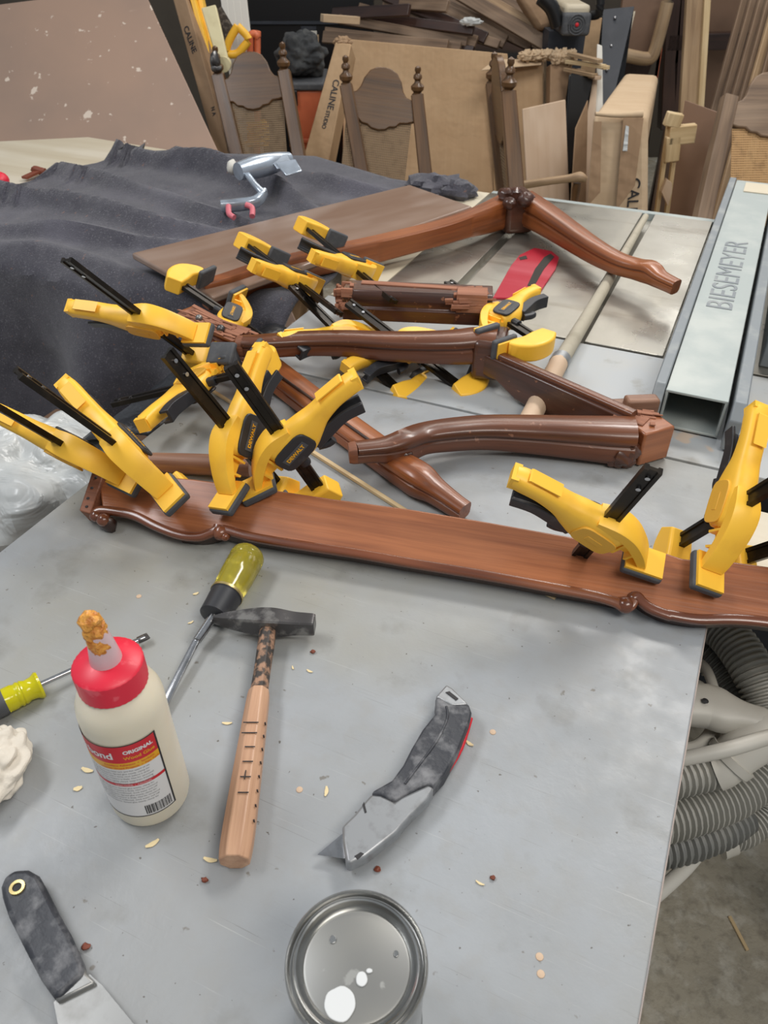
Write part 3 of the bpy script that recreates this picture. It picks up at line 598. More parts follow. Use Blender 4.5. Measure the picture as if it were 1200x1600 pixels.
    t = text('DEWALT', 'badge_lettering', .0066, M['label_gold'], Matrix.Identity(4), None, .0002, sx=1.1, bold=.0002)
    v = [p.co.copy() for p in t.data.vertices]; f = [tuple(p.vertices) for p in t.data.polygons]; off = t.location.copy(); bpy.data.objects.remove(t)
    R = XZ @ Matrix.Translation((.006, -.012, .0183)) @ Matrix.Rotation(.42, 4, 'Z')
    mb = MB(); mb.add([x + off for x in v], f, R); keep('word', 'badge_lettering', mb, M['label_gold'])
proto()
def inst(k, nm, parent, dz=0.0):
    me, mods = CL[k]; o = bpy.data.objects.new(nm, me); COL.objects.link(o); o.parent = parent; o.location.z = dz
    for n_, w_, s_ in mods:
        q = o.modifiers.new('bevel', 'BEVEL'); q.width = w_; q.segments = s_; q.limit_method = 'ANGLE'; q.angle_limit = math.radians(35)
    return o
def clamp(vec, L, G, label, open_=0.0):
    r = V(vec[:3]); R = Matrix.Rotation(r.length, 4, r.normalized())
    root = thing('trigger_clamp', label, 'clamp', vec[3:6], 'yellow and black trigger clamps')
    root.rotation_mode = 'XYZ'; root.rotation_euler = R.to_euler()
    inst('body', 'body', root); p = inst('pad', 'rubber_pad', root); tg = inst('trigger', 'trigger', root)
    if open_:
        pv = V((.028, 0, -.022)); mt = Matrix.Translation(pv) @ Matrix.Rotation(open_, 4, 'Y') @ Matrix.Translation(-pv)
        tg.location = mt.translation; tg.rotation_euler = mt.to_euler()
    b = inst('badge', 'label_panel', root); inst('recess', 'label_recess', b); inst('word', 'badge_lettering', b)
    inst('emboss', 'embossed_panel', root); inst('lever', 'release_lever', root)
    j = inst('jaw', 'fixed_jaw', root, -G); inst('jawpad', 'jaw_pad', j); inst('pin', 'bar_pin', j)
    I_ = [(-.0085, -.0035), (-.0045, -.0035), (-.0038, -.0018), (.0038, -.0018), (.0045, -.0035), (.0085, -.0035), (.0085, .0035), (.0045, .0035), (.0038, .0018), (-.0038, .0018), (-.0045, .0035), (-.0085, .0035)]
    mb = MB(); mb.prism(I_, -G - .008, L); e = bpy.data.objects.new('e', None)
    br = mb.build('bar', M['barm'], e, smooth=False); br.parent = root; br.matrix_parent_inverse = Matrix.Identity(4); bpy.data.objects.remove(e)
    mb = MB(); RX = Matrix.Rotation(math.pi / 2, 4, 'X')
    for z in (L - .012, L - .032): mb.lathe([(.0025, -.0042), (.0025, .0042)], 10, Matrix.Translation((0, 0, z)) @ RX)
    e = bpy.data.objects.new('e', None); rv = mb.build('rivets', M['steel'], e); rv.parent = br; rv.matrix_parent_inverse = Matrix.Identity(4); bpy.data.objects.remove(e)
    return root
CLAMPS = [
    ([0.2604, 1.1509, -3.4831, -0.3781, 0.7635, 0.9579], 0.1352, 0.103, 'yellow clamp at the left photo edge, gripping the board beside its end cleat'),
    ([0.2547, 1.2687, -3.8399, -0.3049, 0.7424, 0.9731], 0.1589, 0.1171, 'yellow clamp second from the left on the apron board, silver tipped bar pointing up left'),
    ([0.3588, 2.1471, -4.6504, -0.178, 0.7652, 0.9775], 0.1275, 0.1102, 'yellow clamp with upright grip, immediately left of the one with the trigger splayed right'),
    ([0.1488, -0.4085, 0.2193, -0.1159, 0.747, 0.9793000000000001], 0.1189, 0.1, 'yellow clamp on the apron board with black badge facing front and trigger splayed right'),
    ([-0.3246, 0.6656, -3.3324, 0.2274, 0.6071, 0.9676], 0.1127, 0.1024, 'yellow clamp on the right half of the apron board, grip pointing left, bar leaning right'),
    ([-1.8596, 0.1742, -4.4242, 0.3692, 0.6299, 0.9738], 0.0895, 0.1056, 'yellow clamp at the right photo edge standing with its grip straight up'),
    ([-0.4261, -0.8837, 2.6426, -0.3394, 1.0183, 1.0054], 0.1482, 0.1198, 'yellow clamp in front of the hanging blanket, grip pointing left, bar tip up left'),
    ([1.3029, -1.5734, -1.098, -0.2867, 1.0027, 0.9075], 0.1333, 0.11, 'yellow clamp lying with its grip down left at the bench edge below the blanket'),
    ([1.7513, -2.6464, 1.879, -0.2529, 1.2423, 0.8972], 0.14, 0.1284, 'yellow clamp at the corner of the brown panel, black badge up beside torn wood'),
    ([-1.2218, 1.8943, -2.1821, -0.1476, 1.2643, 0.9602], 0.14, 0.1924, 'yellow clamp gripping the long rail, left one of the two on the brown panel'),
    ([-1.0783, 2.005, -2.1783, -0.0495, 1.3263, 0.9578], 0.14, 0.214, 'yellow clamp gripping the long rail, right one of the two, above the broken piece'),
    ([-0.8416, 2.103, 3.1722, -0.0699, 1.1628, 0.9116], 0.1247, 0.14279999999999998, 'yellow clamp lying under the long curved leg, its grip to the left behind it'),
    ([-1.2136, 1.8634, 3.0457, 0.0307, 1.1471, 0.9025], 0.1183, 0.1244, 'yellow clamp under the curved leg whose fixed jaw shows just left of the corner block'),
    ([4.317, 1.3056, -1.2715, 0.1871, 1.1883, 0.9354], 0.14, 0.104, 'yellow clamp right of the broken piece, black trigger out, fixed jaw on the corner block'),
    ([-1.8582, 0.2082, -4.0221, 0.4480, 0.6000, 0.9634], 0.12, 0.103, 'yellow clamp cut off by the right photo edge, only its jaw on the board showing'),
]
for vec, L_, G_, lb in CLAMPS: clamp(vec, L_, G_, lb, .5 if 'gripping the long rail' in lb else 0)

# ---------------------------------------------------------------- glue bottle
gb = U(238, 1241); gb.z = TZ
bo = thing('glue_bottle', 'cream plastic wood glue bottle with red cap and crusted nozzle, standing on the bench', 'bottle', gb)
T_ = Matrix.Translation(gb); R_ = .033
mb = MB(); mb.lathe([(0, .002), (.020, .0005), (.028, .001), (.0318, .004), (R_, .009), (R_, .045), (R_ - .0004, .09), (R_, .128), (.0322, .136), (.0295, .1435), (.0255, .149), (.0235, .152), (.0225, .158), (0, .158)], 48, T_)
mb.build('bottle_body', M['bottle'], bo)
mb = MB(); pr = []
n = 72; vs_ = []; fs = []
prof = [(.0245, .1525), (.0252, .1535), (.0254, .1735), (.0240, .1755), (.0120, .1785), (.010, .179), (0, .179)]
for j, (r, z) in enumerate(prof):
    for i in range(n):
        a = math.tau * i / n; k = r + (.0004 if (i % 2 and j in (1, 2)) else 0); vs_.append((k * math.cos(a), k * math.sin(a), z))
for j in range(len(prof) - 1):
    for i in range(n): e = (i + 1) % n; fs.append((j * n + i, j * n + e, (j + 1) * n + e, (j + 1) * n + i))
mb.add(vs_, fs, T_); cap_ = mb.build('cap', M['redcap'], bo)
mb = MB(); mb.lathe([(.0115, .178), (.0112, .182), (.0095, .194), (.0080, .204), (.0070, .208), (0, .209)], 24, T_); noz = mb.build('nozzle', M['nozzle'], bo)
mb = MB(); mb.ball(gb + V((-.001, .0, .207)), (.0085, .0085, .011), 16, 12, .35, 1, 1.8); mb.ball(gb + V((-.002, .001, .217)), (.0078, .008, .007), 16, 12, .4, 4, 2.2); mb.ball(gb + V((.000, -.003, .197)), (.0083, .0075, .009), 14, 10, .3, 7, 2); mb.build('dried_glue', M['glue'], noz)
RL = R_ + .00035
aR = math.radians(-33); aL = aR - math.radians(205)
def lab(a0, a1, z0, z1, r, nm, m, par, nu=40):
    def f(u, v):
        a = a0 + (a1 - a0) * u; return gb + V((r * math.cos(a), r * math.sin(a), z0 + (z1 - z0) * v))
    mb = MB(); mb.grid(f, nu, 1); return mb.build(nm, m, par)
lb = lab(aL, aR, .022, .118, RL, 'label', M['label_white'], bo)
lab(aL, aR, .097, .118, RL + .0001, 'red_band', M['label_red'], lb)
lab(aL, aR, .089, .097, RL + .0001, 'gold_band', M['label_gold'], lb)
lab(aL, aR, .066, .0695, RL + .0001, 'red_line', M['label_red'], lb)
for z0, z1 in ((.0215, .0227), (.1175, .1187)): lab(aL, aR, z0, z1, RL + .0002, 'black_border', M['ink'], lb)
lab(aR - .045, aR, .0215, .1187, RL + .0002, 'black_border', M['ink'], lb, 3)
def bendf(a0, z0, r):
    return lambda v: V((r * math.cos(a0 + v.x / r), r * math.sin(a0 + v.x / r), z0 + v.y)) + gb
A0 = math.radians(-60)
text('ORIGINAL', 'label_lettering', .0054, M['label_white'], None, lb, 0, bendf(A0, .1095, RL + .0003), bold=.00025, sx=.92)
text('Wood Glue', 'label_lettering', .0050, M['label_gold'], None, lb, 0, bendf(A0, .1025, RL + .0003), bold=.0001)
text('Titebond', 'label_lettering', .011, M['label_white'], None, lb, 0, bendf(math.radians(-128), .106, RL + .0003), bold=.0003)
text('Excellent Adhesion  •  Sandable', 'label_lettering', .0031, M['label_red'], None, lb, 0, bendf(math.radians(-76), .0945, RL + .0003))
text('Interior Wood Projects  •  Fast Tack', 'label_lettering', .0031, M['label_red'], None, lb, 0, bendf(math.radians(-76), .0908, RL + .0003))
text('DIRECTIONS  •  CAUTION', 'label_lettering', .0024, M['label_white'], None, lb, 0, bendf(math.radians(-80), .0677, RL + .0003))
rows = ['Wood glue for interior use, strong initial tack and fast speed of set', 'Use on clean, dry, tight fitting parts. Spread glue evenly, clamp for', 'thirty minutes. Wipe off excess with a damp cloth before it dries.',
        'Do not use below 50 F or where moisture is likely. Not for structural', 'or load bearing applications. Store tightly closed, keep from freezing.', 'Keep out of the reach of children. If swallowed, drink water and call']
for i, z in enumerate((.0865, .0832, .0799, .0766, .0733, .070)): text(rows[i], 'fine_print', .0024, M['ink_grey'], None, lb, 0, bendf(math.radians(-108), z, RL + .0003))
for i, z in enumerate((.0635, .0602, .0569, .0536, .0503, .047, .0437)): text(rows[(i * 2 + 1) % 6], 'fine_print', .0024, M['ink_grey'], None, lb, 0, bendf(math.radians(-108), z, RL + .0003))
mb = MB(); x = 0; random.seed(11)
while x < .022:
    wd = random.choice((.0003, .0003, .0006, .0009)); a = math.radians(-76) + x / RL
    r = RL + .0003; b_ = [gb + V((r * math.cos(q), r * math.sin(q), z)) for q, z in ((a, .0245), (a + wd / r, .0245), (a + wd / r, .0365), (a, .0365))]
    mb.add(b_, [(0, 1, 2, 3)]); x += wd + random.choice((.0003, .0003, .0006))
o = mb.build('barcode', M['ink'], lb, smooth=False)

# ---------------------------------------------------------------- hammer
hm = thing('tack_hammer', 'small hammer with forged head and worn wooden handle marked with black lines', 'hammer', U(400, 1150))
h0 = U(419, 985, .016); h1 = U(366, 1347, .013)
ax = (h1 - h0); 
def along(t, z=0): p = h0 + ax * t; return V((p.x, p.y, p.z + z))
OC = [(0.5 * math.cos(math.tau * (i + .5) / 8), 0.5 * math.sin(math.tau * (i + .5) / 8)) for i in range(8)]
mb = MB(); mb.sweep([along(0), along(.08), along(.22), along(.32)], [(.0175, .021), (.018, .021), (.017, .020), (.018, .021)], OC, n=3); mb.build('tarred_neck', M['tar'], hm, bevel=.001)
mb = MB(); mb.sweep([along(.32), along(.36), along(.5), along(.75), along(.93), along(1.0)], [(.0205, .0225), (.0225, .0245), (.0245, .0255), (.0275, .026), (.0285, .026), (.0260, .024)], OC, n=4); hh_ = mb.build('handle', M['ham'], hm, bevel=.001)
for i, t in enumerate((.50, .545, .605, .665, .725, .785)):
    p = along(t, .0131 - .0004 * (i < 2)); sd = ax.normalized().cross(Z1)
    mb = MB(); bar(p - sd * .006 + V((0, 0, -.0001)), p + sd * (.008 if i < 2 else .003), .0009, .0006, Z1, mb); mb.build('black_mark', M['ink'], hh_)
mb = MB(); bar(along(.70, .0131) + ax.normalized().cross(Z1) * -.001, along(.735, .0131) + ax.normalized().cross(Z1) * -.001, .0008, .0006, Z1, mb); mb.build('black_mark', M['ink'], hh_)
for i in range(8):
    p = along(.49 + i * .055, .007); sd = -ax.normalized().cross(Z1)
    mb = MB(); mb.box((0, 0, 0), (.0008, .0012, .004), frame(p - sd * -.0 + ax.normalized().cross(Z1) * -.0, ax, Z1) @ Matrix.Translation((0, (.0112 + .0005 * i * .4), 0))); mb.build('black_mark', M['ink'], hh_)
k0 = U(334, 968, .020); k1 = U(492, 976, .020); kk = k1 - k0
HS = SQR
mb = MB(); mb.sweep([k0, k0 + kk * .12, k0 + kk * .42, k0 + kk * .6, k0 + kk * .8, k0 + kk * .97, k1], [(.003, .010), (.010, .015), (.0205, .024), (.022, .025), (.018, .020), (.0165, .019), (.015, .017)], HS, n=4)
mb.build('head', M['dark_steel'], hm)

# ---------------------------------------------------------------- chisel / screwdriver with amber handle
sc_ = thing('amber_handled_chisel', 'chisel with transparent amber handle and black collar, lying by the hammer head', 'chisel', U(330, 980))
s0 = U(389, 866, .020); s1 = U(354, 929, .019); s2 = U(333, 964, .017); s3 = U(306, 1003, .013); s4 = U(248, 1118, .006)
def turned(a, b, prof, nm, m, par, n=24):
    d = b - a; F_ = frame(a, d.orthogonal(), d); mb = MB(); mb.lathe([(r, t * d.length) for r, t in prof], n, F_); return mb.build(nm, m, par)
turned(s0, s1, [(0, -.02), (.0175, 0), (.0195, .05), (.0200, .16), (.0188, .19), (.0188, .22), (.0200, .25), (.0196, .6), (.0180, .95), (.0180, 1.0), (0, 1.0)], 'handle', M['amber'], sc_)
turned(s1, s2, [(0, 0), (.0182, 0), (.0182, .06), (.0176, .08), (.0165, .6), (.0160, .95), (.0125, 1.0), (0, 1.0)], 'collar', M['black'], sc_)
turned(s1 - (s2 - s1) * .06, s1 + (s2 - s1) * .03, [(0, 0), (.0188, 0), (.0188, 1), (0, 1)], 'cream_ring', M['brass'], sc_)
turned(s2 - (s3 - s2) * .05, s3, [(0, 0), (.0055, .02), (.0050, .5), (.0046, .95), (0, 1.0)], 'ferrule', M['steel'], sc_)
mb = MB(); mb.sweep([s3 + (s2 - s3) * .2, s3, s4, U(240, 1133, .004)], [(.0055, .0045), (.0066, .0045), (.0075, .0030), (.0075, .0010)], SQR, n=2); mb.build('blade', M['steel'], sc_)

# ---------------------------------------------------------------- screwdriver at the left edge, passing behind the bottle
sd_ = thing('screwdriver', 'screwdriver with bright yellow clear handle at the left edge, its tip behind the bottle', 'screwdriver', U(60, 1070))
a = U(-40, 1118, .013); b = U(8, 1095, .013); c = U(64, 1069, .013)
turned(a, b, [(0, 0), (.012, .02), (.0135, .3), (.0135, .9), (.0125, 1.0), (0, 1.0)], 'rubber_grip', M['rubber'], sd_)
turned(b, c, [(0, -.01), (.0125, 0), (.0125, .25), (.0116, .30), (.0116, .34), (.0125, .38), (.0125, .42), (.0116, .46), (.0125, .5), (.0105, .62), (.0112, .8), (.0140, .93), (.0130, 1.0), (.003, 1.02), (0, 1.02)], 'handle', M['acryl'], sd_, 12)
d = U(226, 996, .008); d2 = U(232, 993, .008)
mb = MB(); mb.tube([c, c + (d - c) * .85, d], [.0027, .0027, .0027], 2); mb.build('shaft', M['steel'], sd_)
mb = MB(); mb.sweep([c + (d - c) * .93, d, d2], [(.006, .005), (.0085, .0025), (.0085, .001)], SQR, n=2); mb.build('blade_tip', M['dark_steel'], sd_)

# ---------------------------------------------------------------- utility knife
kn = thing('utility_knife', 'grey and black utility knife with its blade out, lying right of the hammer', 'knife', U(620, 1210))
zK = .021
def kz(x, y): return (470 + x / 4, 1040 + y / 4)
grip = [kz(*p) for p in [(840, 205), (862, 190), (930, 240), (1050, 238), (1068, 290), (1055, 340), (985, 520), (900, 670), (825, 752), (800, 735), (680, 790), (590, 845), (500, 808), (440, 800), (455, 780), (570, 715), (640, 620), (690, 520), (760, 400), (840, 300), (848, 260)]]
mb = trace(grip, zK, .020); g_ = mb.build('grip', M['grip'], kn, bevel=.004, seg=3)
mb = trace([kz(*p) for p in [(440, 800), (500, 806), (585, 850), (620, 822), (800, 740), (835, 765), (800, 830), (690, 935), (640, 990), (600, 1040), (550, 1080), (410, 1190), (300, 1240), (282, 1220), (262, 1100), (258, 1000), (330, 930), (400, 845)]], zK - .0015, .015)
ns = mb.build('metal_nose', M['castgrey'], kn, bevel=.0025)
mb = trace([kz(*p) for p in [(395, 850), (412, 915), (400, 920), (385, 870)]], zK - .001, .001); mb.build('nose_slot', M['ink'], ns)
mb = trace([kz(*p) for p in [(335, 1190), (375, 1165), (395, 1175), (355, 1210)]], zK - .001, .001); mb.build('nose_slot', M['ink'], ns)
mb = trace([kz(*p) for p in [(560, 1040), (620, 985), (638, 995), (610, 1040), (575, 1060)]], zK - .006, .006); mb.build('blade_lever', M['castgrey'], kn, bevel=.001)
mb = trace([kz(*p) for p in [(840, 195), (910, 115), (950, 140), (1050, 240), (940, 250)]], zK - .002, .016); cp = mb.build('end_clip', M['castgrey'], kn, bevel=.002)
mb = trace([kz(*p) for p in [(905, 165), (930, 160), (985, 205), (970, 215)]], zK - .0012, .002); mb.build('clip_slot', M['ink'], cp)
mb = trace([kz(*p) for p in [(105, 1180), (260, 1050), (300, 1090), (300, 1200), (270, 1205)]], .0085, .0008); mb.build('blade', M['steel'], kn)
mb = MB(); P = [U(*kz(*p), .006) for p in [(1062, 330), (1000, 520), (910, 670), (835, 770)]]; mb.tube(P, .0022, 4); mb.build('red_trim', M['label_red'], kn)
mb = MB(); P = [U(*kz(*p), zK + .0002) for p in [(910, 255), (915, 330), (850, 470), (740, 620), (650, 740)]]; mb.tube(P, .0011, 5); mb.build('grip_seam', M['grip'], g_)

# ---------------------------------------------------------------- putty knife
pk = thing('putty_knife', 'putty knife with plaster stained black handle at the bottom left corner', 'putty knife', U(60, 1450))
z = .016
mb = trace([(2, 1400), (0, 1385), (6, 1368), (22, 1358), (44, 1357), (60, 1366), (70, 1384), (88, 1420), (108, 1455), (128, 1500), (132, 1520), (90, 1560), (82, 1556), (62, 1528), (38, 1482), (12, 1430)], z, .014, U(130, 1540) - U(30, 1380))
hd = mb.build('handle', M['grip'], pk, bevel=.004, seg=3)
c = U(27, 1387, z + .0003); mb = MB(); mb.lathe([(.0035, -.001), (.0035, .001), (.0058, .0012), (.0060, -.001)], 20, Matrix.Translation(c), False); mb.build('hang_ring', M['brass'], hd)
mb = MB(); mb.lathe([(.0036, 0), (0, .0003)], 16, Matrix.Translation(c)); mb.build('hang_hole', M['ink'], hd)
mb = trace([(78, 1530), (128, 1505), (135, 1520), (150, 1535), (88, 1566)], z - .003, .009); mb.build('bolster', M['putty'], pk, bevel=.002)
mb = trace([(90, 1560), (140, 1522), (160, 1540), (250, 1650), (330, 1800), (120, 1840), (100, 1650), (84, 1566)], z - .007, .0015); mb.build('blade', M['putty'], pk)

# ---------------------------------------------------------------- paint can
cc = U(557, 1502, .099); cc.z = TZ
pc = thing('paint_can', 'small round metal paint can with a white drop on its lid', 'can', cc); T_ = Matrix.Translation(cc)
mb = MB(); mb.lathe([(0, .001), (.042, .001), (.0435, 0), (.0437, .003), (.0425, .006), (.0425, .092), (.0437, .095)], 64, T_, False); mb.build('can_body', M['tin'], pc)
mb = MB(); mb.lathe([(.0392, .0900), (.0396, .0940), (.0412, .0945), (.0424, .0985), (.0432, .0998), (.0440, .0988), (.0444, .095), (.0435, .094)], 72, T_, False); mb.build('rim', M['tin'], pc)
mb = MB(); mb.lathe([(.0400, .0930), (.0394, .0972), (.0384, .0982), (.0374, .0975), (.0366, .0930), (.0352, .0905), (.0335, .0915)], 72, T_, False); ld = mb.build('lid_ring', M['tin'], pc)
mb = MB(); mb.lathe([(.0338, .0912), (.0328, .0930), (.0315, .0934), (0, .0936)], 72, T_); lc = mb.build('lid', M['tinc'], pc)
def blob2(px, py, z, rx, ry, nm, m, par, seed=0, h=.0006, n=28):
    c = U(px, py, z); mb = MB(); P = []
    for i in range(n):
        a = math.tau * i / n; k = 1 + .12 * noise.noise(V((math.cos(a) * 1.3, math.sin(a) * 1.3, seed))); P.append((c.x + rx * k * math.cos(a), c.y + ry * k * math.sin(a)))
    mb.prism(P, c.z - .0002, c.z + h); return mb.build(nm, m, par, bevel=h * .8)
blob2(531, 1568, .0938, .0095, .0095, 'white_paint_drop', M['paint_white'], lc, 3)
blob2(565, 1530, .0938, .0036, .0042, 'white_paint_drop', M['paint_white'], lc, 5)
blob2(577, 1517, .0938, .0020, .0014, 'white_paint_drop', M['paint_white'], lc, 8)
blob2(520, 1468, .0938, .0022, .0026, 'dull_spot', M['tin'], lc, 9, .0003); blob2(619, 1490, .0938, .0015, .002, 'dull_spot', M['tin'], lc, 12, .0003)

# ---------------------------------------------------------------- rag
def ragf(c, rx, ry, h, seed):
    mb = MB(); n, m = 60, 34; vs_ = []; fs = []
    for j in range(m + 1):
        t = math.pi * j / m
        for i in range(n):
            a = math.tau * i / n; d = V((math.sin(t) * math.cos(a), math.sin(t) * math.sin(a), math.cos(t)))
            f = abs(noise.noise(d * 1.7 + V((seed, 0, 0)))) * .9 + abs(noise.noise(d * 3.6 + V((0, seed, 1)))) * .45
            k = .82 + .55 * f; z = max(-.95, d.z) * h * k
            vs_.append((c.x + d.x * rx * k, c.y + d.y * ry * k, c.z + h * .93 + z))
    for j in range(m):
        for i in range(n): e = (i + 1) % n; fs.append((j * n + i, (j + 1) * n + i, (j + 1) * n + e, j * n + e))
    mb.add(vs_, fs); return mb
c = U(5, 1215); o = ragf(c, .026, .040, .020, 6.4).build('rag', M['rag'], sub=1); tag(o, 'crumpled off-white cloth rag at the left edge beside the glue bottle', 'rag')

# ---------------------------------------------------------------- odd sticks, turned handle, shavings
a = U(236, 722, .017); b = U(392, 729, .017)
mb = MB(); mb.tube([a, a + (b - a) * .5, b], [.013, .0145, .014], 3); o = mb.build('turned_handle', M['dowelw']); tag(o, 'old brown wooden tool handle lying behind the apron board', 'handle')
def stick(a, b, w_, h_, label, m='pine', nm='wood_strip'):
    mb = MB(); a = V(a); b = V(b); mb.sweep([a, b], [(w_, h_)] * 2, SQR, n=1); o = mb.build(nm, M[m]); tag(o, label, 'stick'); return o
stick(U(486, 705, .003), U(640, 803, .003), .006, .005, 'long thin pale wood strip running under the apron board')
stick(U(331, 610, .003), U(361, 629, .003), .005, .004, 'short pale stick on the bench behind the upright clamps')
stick(U(836, 920, .0015), U(868, 935, .0015), .004, .002, 'pale wood sliver poking out from under the front of the apron board')
def shav(px, py, ln, ang, wd, label, m='shaving', cat='shaving', nm='wood_shaving', z=0.0, base=None, curl=.3):
    c = (base or U(px, py, 0)); d = V((math.cos(ang), math.sin(ang), 0)); s_ = V((-d.y, d.x, 0)); ln /= 1900.0; wd /= 1900.0
    mb = MB(); n_ = 5; P = []; S_ = []
    for i in range(n_ + 1):
        t = i / n_ - .5; P.append(c + d * ln * t + s_ * curl * ln * (t * t - .25) + V((0, 0, .0006 + .004 * abs(t) * curl * (1 if i % 2 else .6)))); S_.append((max(wd * (1 - abs(t) * 1.2), .0004), .0005))
    mb.sweep(P, S_, SQR, n=2); o = mb.build(nm, M[m]); tag(o, label, cat, 'wood shavings on the bench'); return o
SH = [(355, 1130, 18, .0, 6, 'pale wood shaving left of the middle of the hammer handle'), (484, 1049, 13, -.5, 5, 'curled pale shaving right of the hammer neck'),
      (458, 1044, 9, -1.2, 4, 'faint pale shaving right beside the hammer neck'), (509, 1237, 18, 1.5, 7, 'pale oval shaving lying left of the knife grip'),
      (734, 1162, 15, -.7, 7, 'pale shaving close to the right side of the knife grip'), (329, 1343, 22, -.2, 8, 'split pale shaving touching the butt of the hammer'),
      (238, 1318, 22, .6, 9, 'cream shaving under the base of the glue bottle'), (137, 1203, 22, -.3, 9, 'curled shaving against the left side of the glue bottle'),
      (122, 1232, 14, .3, 10, 'flat beige flake left of the lower bottle label'), (298, 973, 12, .6, 5, 'small pale shaving left of the chisel ferrule'),
      (750, 1380, 14, -.5, 4, 'thin pale sliver to the lower right of the knife'), (306, 928, 12, .5, 7, 'pale sliver left of the black collar of the chisel')]
for x, y, l_, a_, w_, lb_ in SH: shav(x, y, l_, a_, w_, lb_)
for x, y, r, lb_ in ((590, 1358, 5, 'small red-brown wood chip below the knife'), (320, 1375, 5, 'small red-brown chip below the hammer butt'), (134, 1479, 6, 'dark brown chip against the putty knife handle'),
                     (489, 1018, 5, 'tiny orange chip below the right end of the hammer head'), (770, 1371, 4, 'tiny brown crumb at the lower right of the knife')):
    mb = MB(); mb.ball(U(x, y, .0015), (r / 1900, r / 2300, .0016), 10, 7, .6, x, 2.0); o = mb.build('wood_chip', M['chip']); tag(o, lb_, 'chip', 'brown chips on the bench')
for x, y, lb_ in ((468, 1234, 'pale round glue drop right of the hammer handle'), (770, 1144, 'tan glue spot right of the knife'), (843, 1495, 'round dried drop right of the paint can, upper one'), (845, 1522, 'round dried drop right of the paint can, lower one'), (217, 932, 'small pinkish dried ring left of the chisel')):
    c = U(x, y, 0); mb = MB(); mb.lathe([(.0030, 0), (.0028, .0006), (.0016, .0009), (0, .0010)], 16, Matrix.Translation(c)); o = mb.build('dried_drop', M['ply']); tag(o, lb_, 'glue drop', 'dried drops on the bench')

# ---------------------------------------------------------------- caulking tool on the blanket
cg = thing('caulking_gun', 'silver caulking gun with pink trigger loops lying on the grey blanket', 'caulking gun', U(395, 300, .05))
a = U(372, 268, .10); b = U(452, 248, .10)
mb = MB(); mb.tube([a, a + (b - a) * .35, a + (b - a) * .7, b], [.020, .026, .024, .016], 4); mb.build('sleeve', M['silver'], cg)
mb = MB(); mb.sweep([U(378, 262, .10), U(398, 288, .085), U(412, 303, .07)], [(.016, .012), (.014, .012), (.02, .014)], RND, n=3); mb.build('frame_arm', M['silver'], cg)
mb = MB(); mb.sweep([U(414, 300, .07), U(400, 315, .06), U(372, 320, .055), U(345, 322, .055)], [(.014, .022), (.022, .026), (.026, .028), (.022, .026)], RND, n=4); mb.build('handle', M['silver'], cg)
for x in (361, 388):
    mb = MB(); mb.tube([U(x - 4, 322, .06), U(x - 3, 334, .05), U(x + 5, 340, .045)] if x == 361 else [U(x - 4, 320, .06), U(x + 6, 325, .055), U(x + 6, 338, .045)], .0065, 5); mb.build('pink_loop', M['pinkp'], cg)
mb = MB(); mb.ball(U(363, 262, .10), (.014, .014, .018), 12, 8, .3, 3); mb.build('nozzle_nut', M['white'], cg)
mb = MB()
for i, (x, y) in enumerate(((440, 256), (428, 245))): mb.prism([(0, 0), (.05, .01), (.06, -.035), (.02, -.05)], 0, .004, frame(U(x - 10, y, .115), V((1, .2, -.1 * i)), V((0, -.4, 1))))
mb.build('foil_wrap', M['silver'], cg, bevel=.002)

# things on the bare table at the left
mb = MB(); mb.ball(U(-4, 282, .022), (.03, .03, .022), 18, 10); o = mb.build('red_lid', M['redcap']); tag(o, 'red round plastic lid at the left photo edge on the beige table', 'lid')
mb = MB(); bar(U(38, 278, .006), U(68, 264, .012), .02, .006, Z1, mb); mb.ball(U(60, 266, .012), (.022, .012, .01), 12, 8, .5, 2); o = mb.build('wood_scrap', M['chip']); tag(o, 'small dark brown wood scrap on the beige table at left', 'scrap')
mb = MB(); bar(U(70, 272, .004), U(84, 280, .004), .012, .006, Z1, mb); o = mb.build('wood_scrap', M['dowelw']); tag(o, 'tan sliver near the blanket edge on the beige table', 'scrap')

# plastic bag, paper and black sheet below the bench's left edge
c = U(50, 750, -.16); mb = ragf(V((c.x, c.y, TZ - .318)), .20, .17, .13, 5.1); o = mb.build('plastic_bag', M['bag'], sub=1); tag(o, 'crumpled milky white plastic bag beside the left bench edge', 'bag')
c = U(5, 830, -.22); mb = ragf(V((c.x, c.y, c.z)), .10, .08, .06, 8.1); o = mb.build('paper_sheet', M['kraft'], sub=1); tag(o, 'crumpled brown paper below the left bench edge, in front of the white bag', 'paper')
mb = MB()
def blk(u, v):
    p = W(-.712 - .20 * v, .73 + .40 * u, -.012 - .10 * v * v); return p + Z1 * (.030 * noise.noise(V((u * 6, v * 4, 0))) * (.2 + v))
mb.grid(blk, 30, 16); o = mb.build('black_sheet', M['blackbag'], solid=.004); tag(o, 'wrinkled black rubbery sheet between the blanket and the bench', 'sheet')
cr = MB(); cr.box((0, 0, .27), (.62, .75, .54)); cr.v = [Matrix.Translation(W(-1.03, .72, -TZ)) @ Matrix.Rotation(-PH, 4, 'Z') @ p for p in cr.v]
o = cr.build('storage_box', M['mdf'], bevel=.004); tag(o, 'brown box beside the left edge of the bench, carrying the plastic bag', 'box')

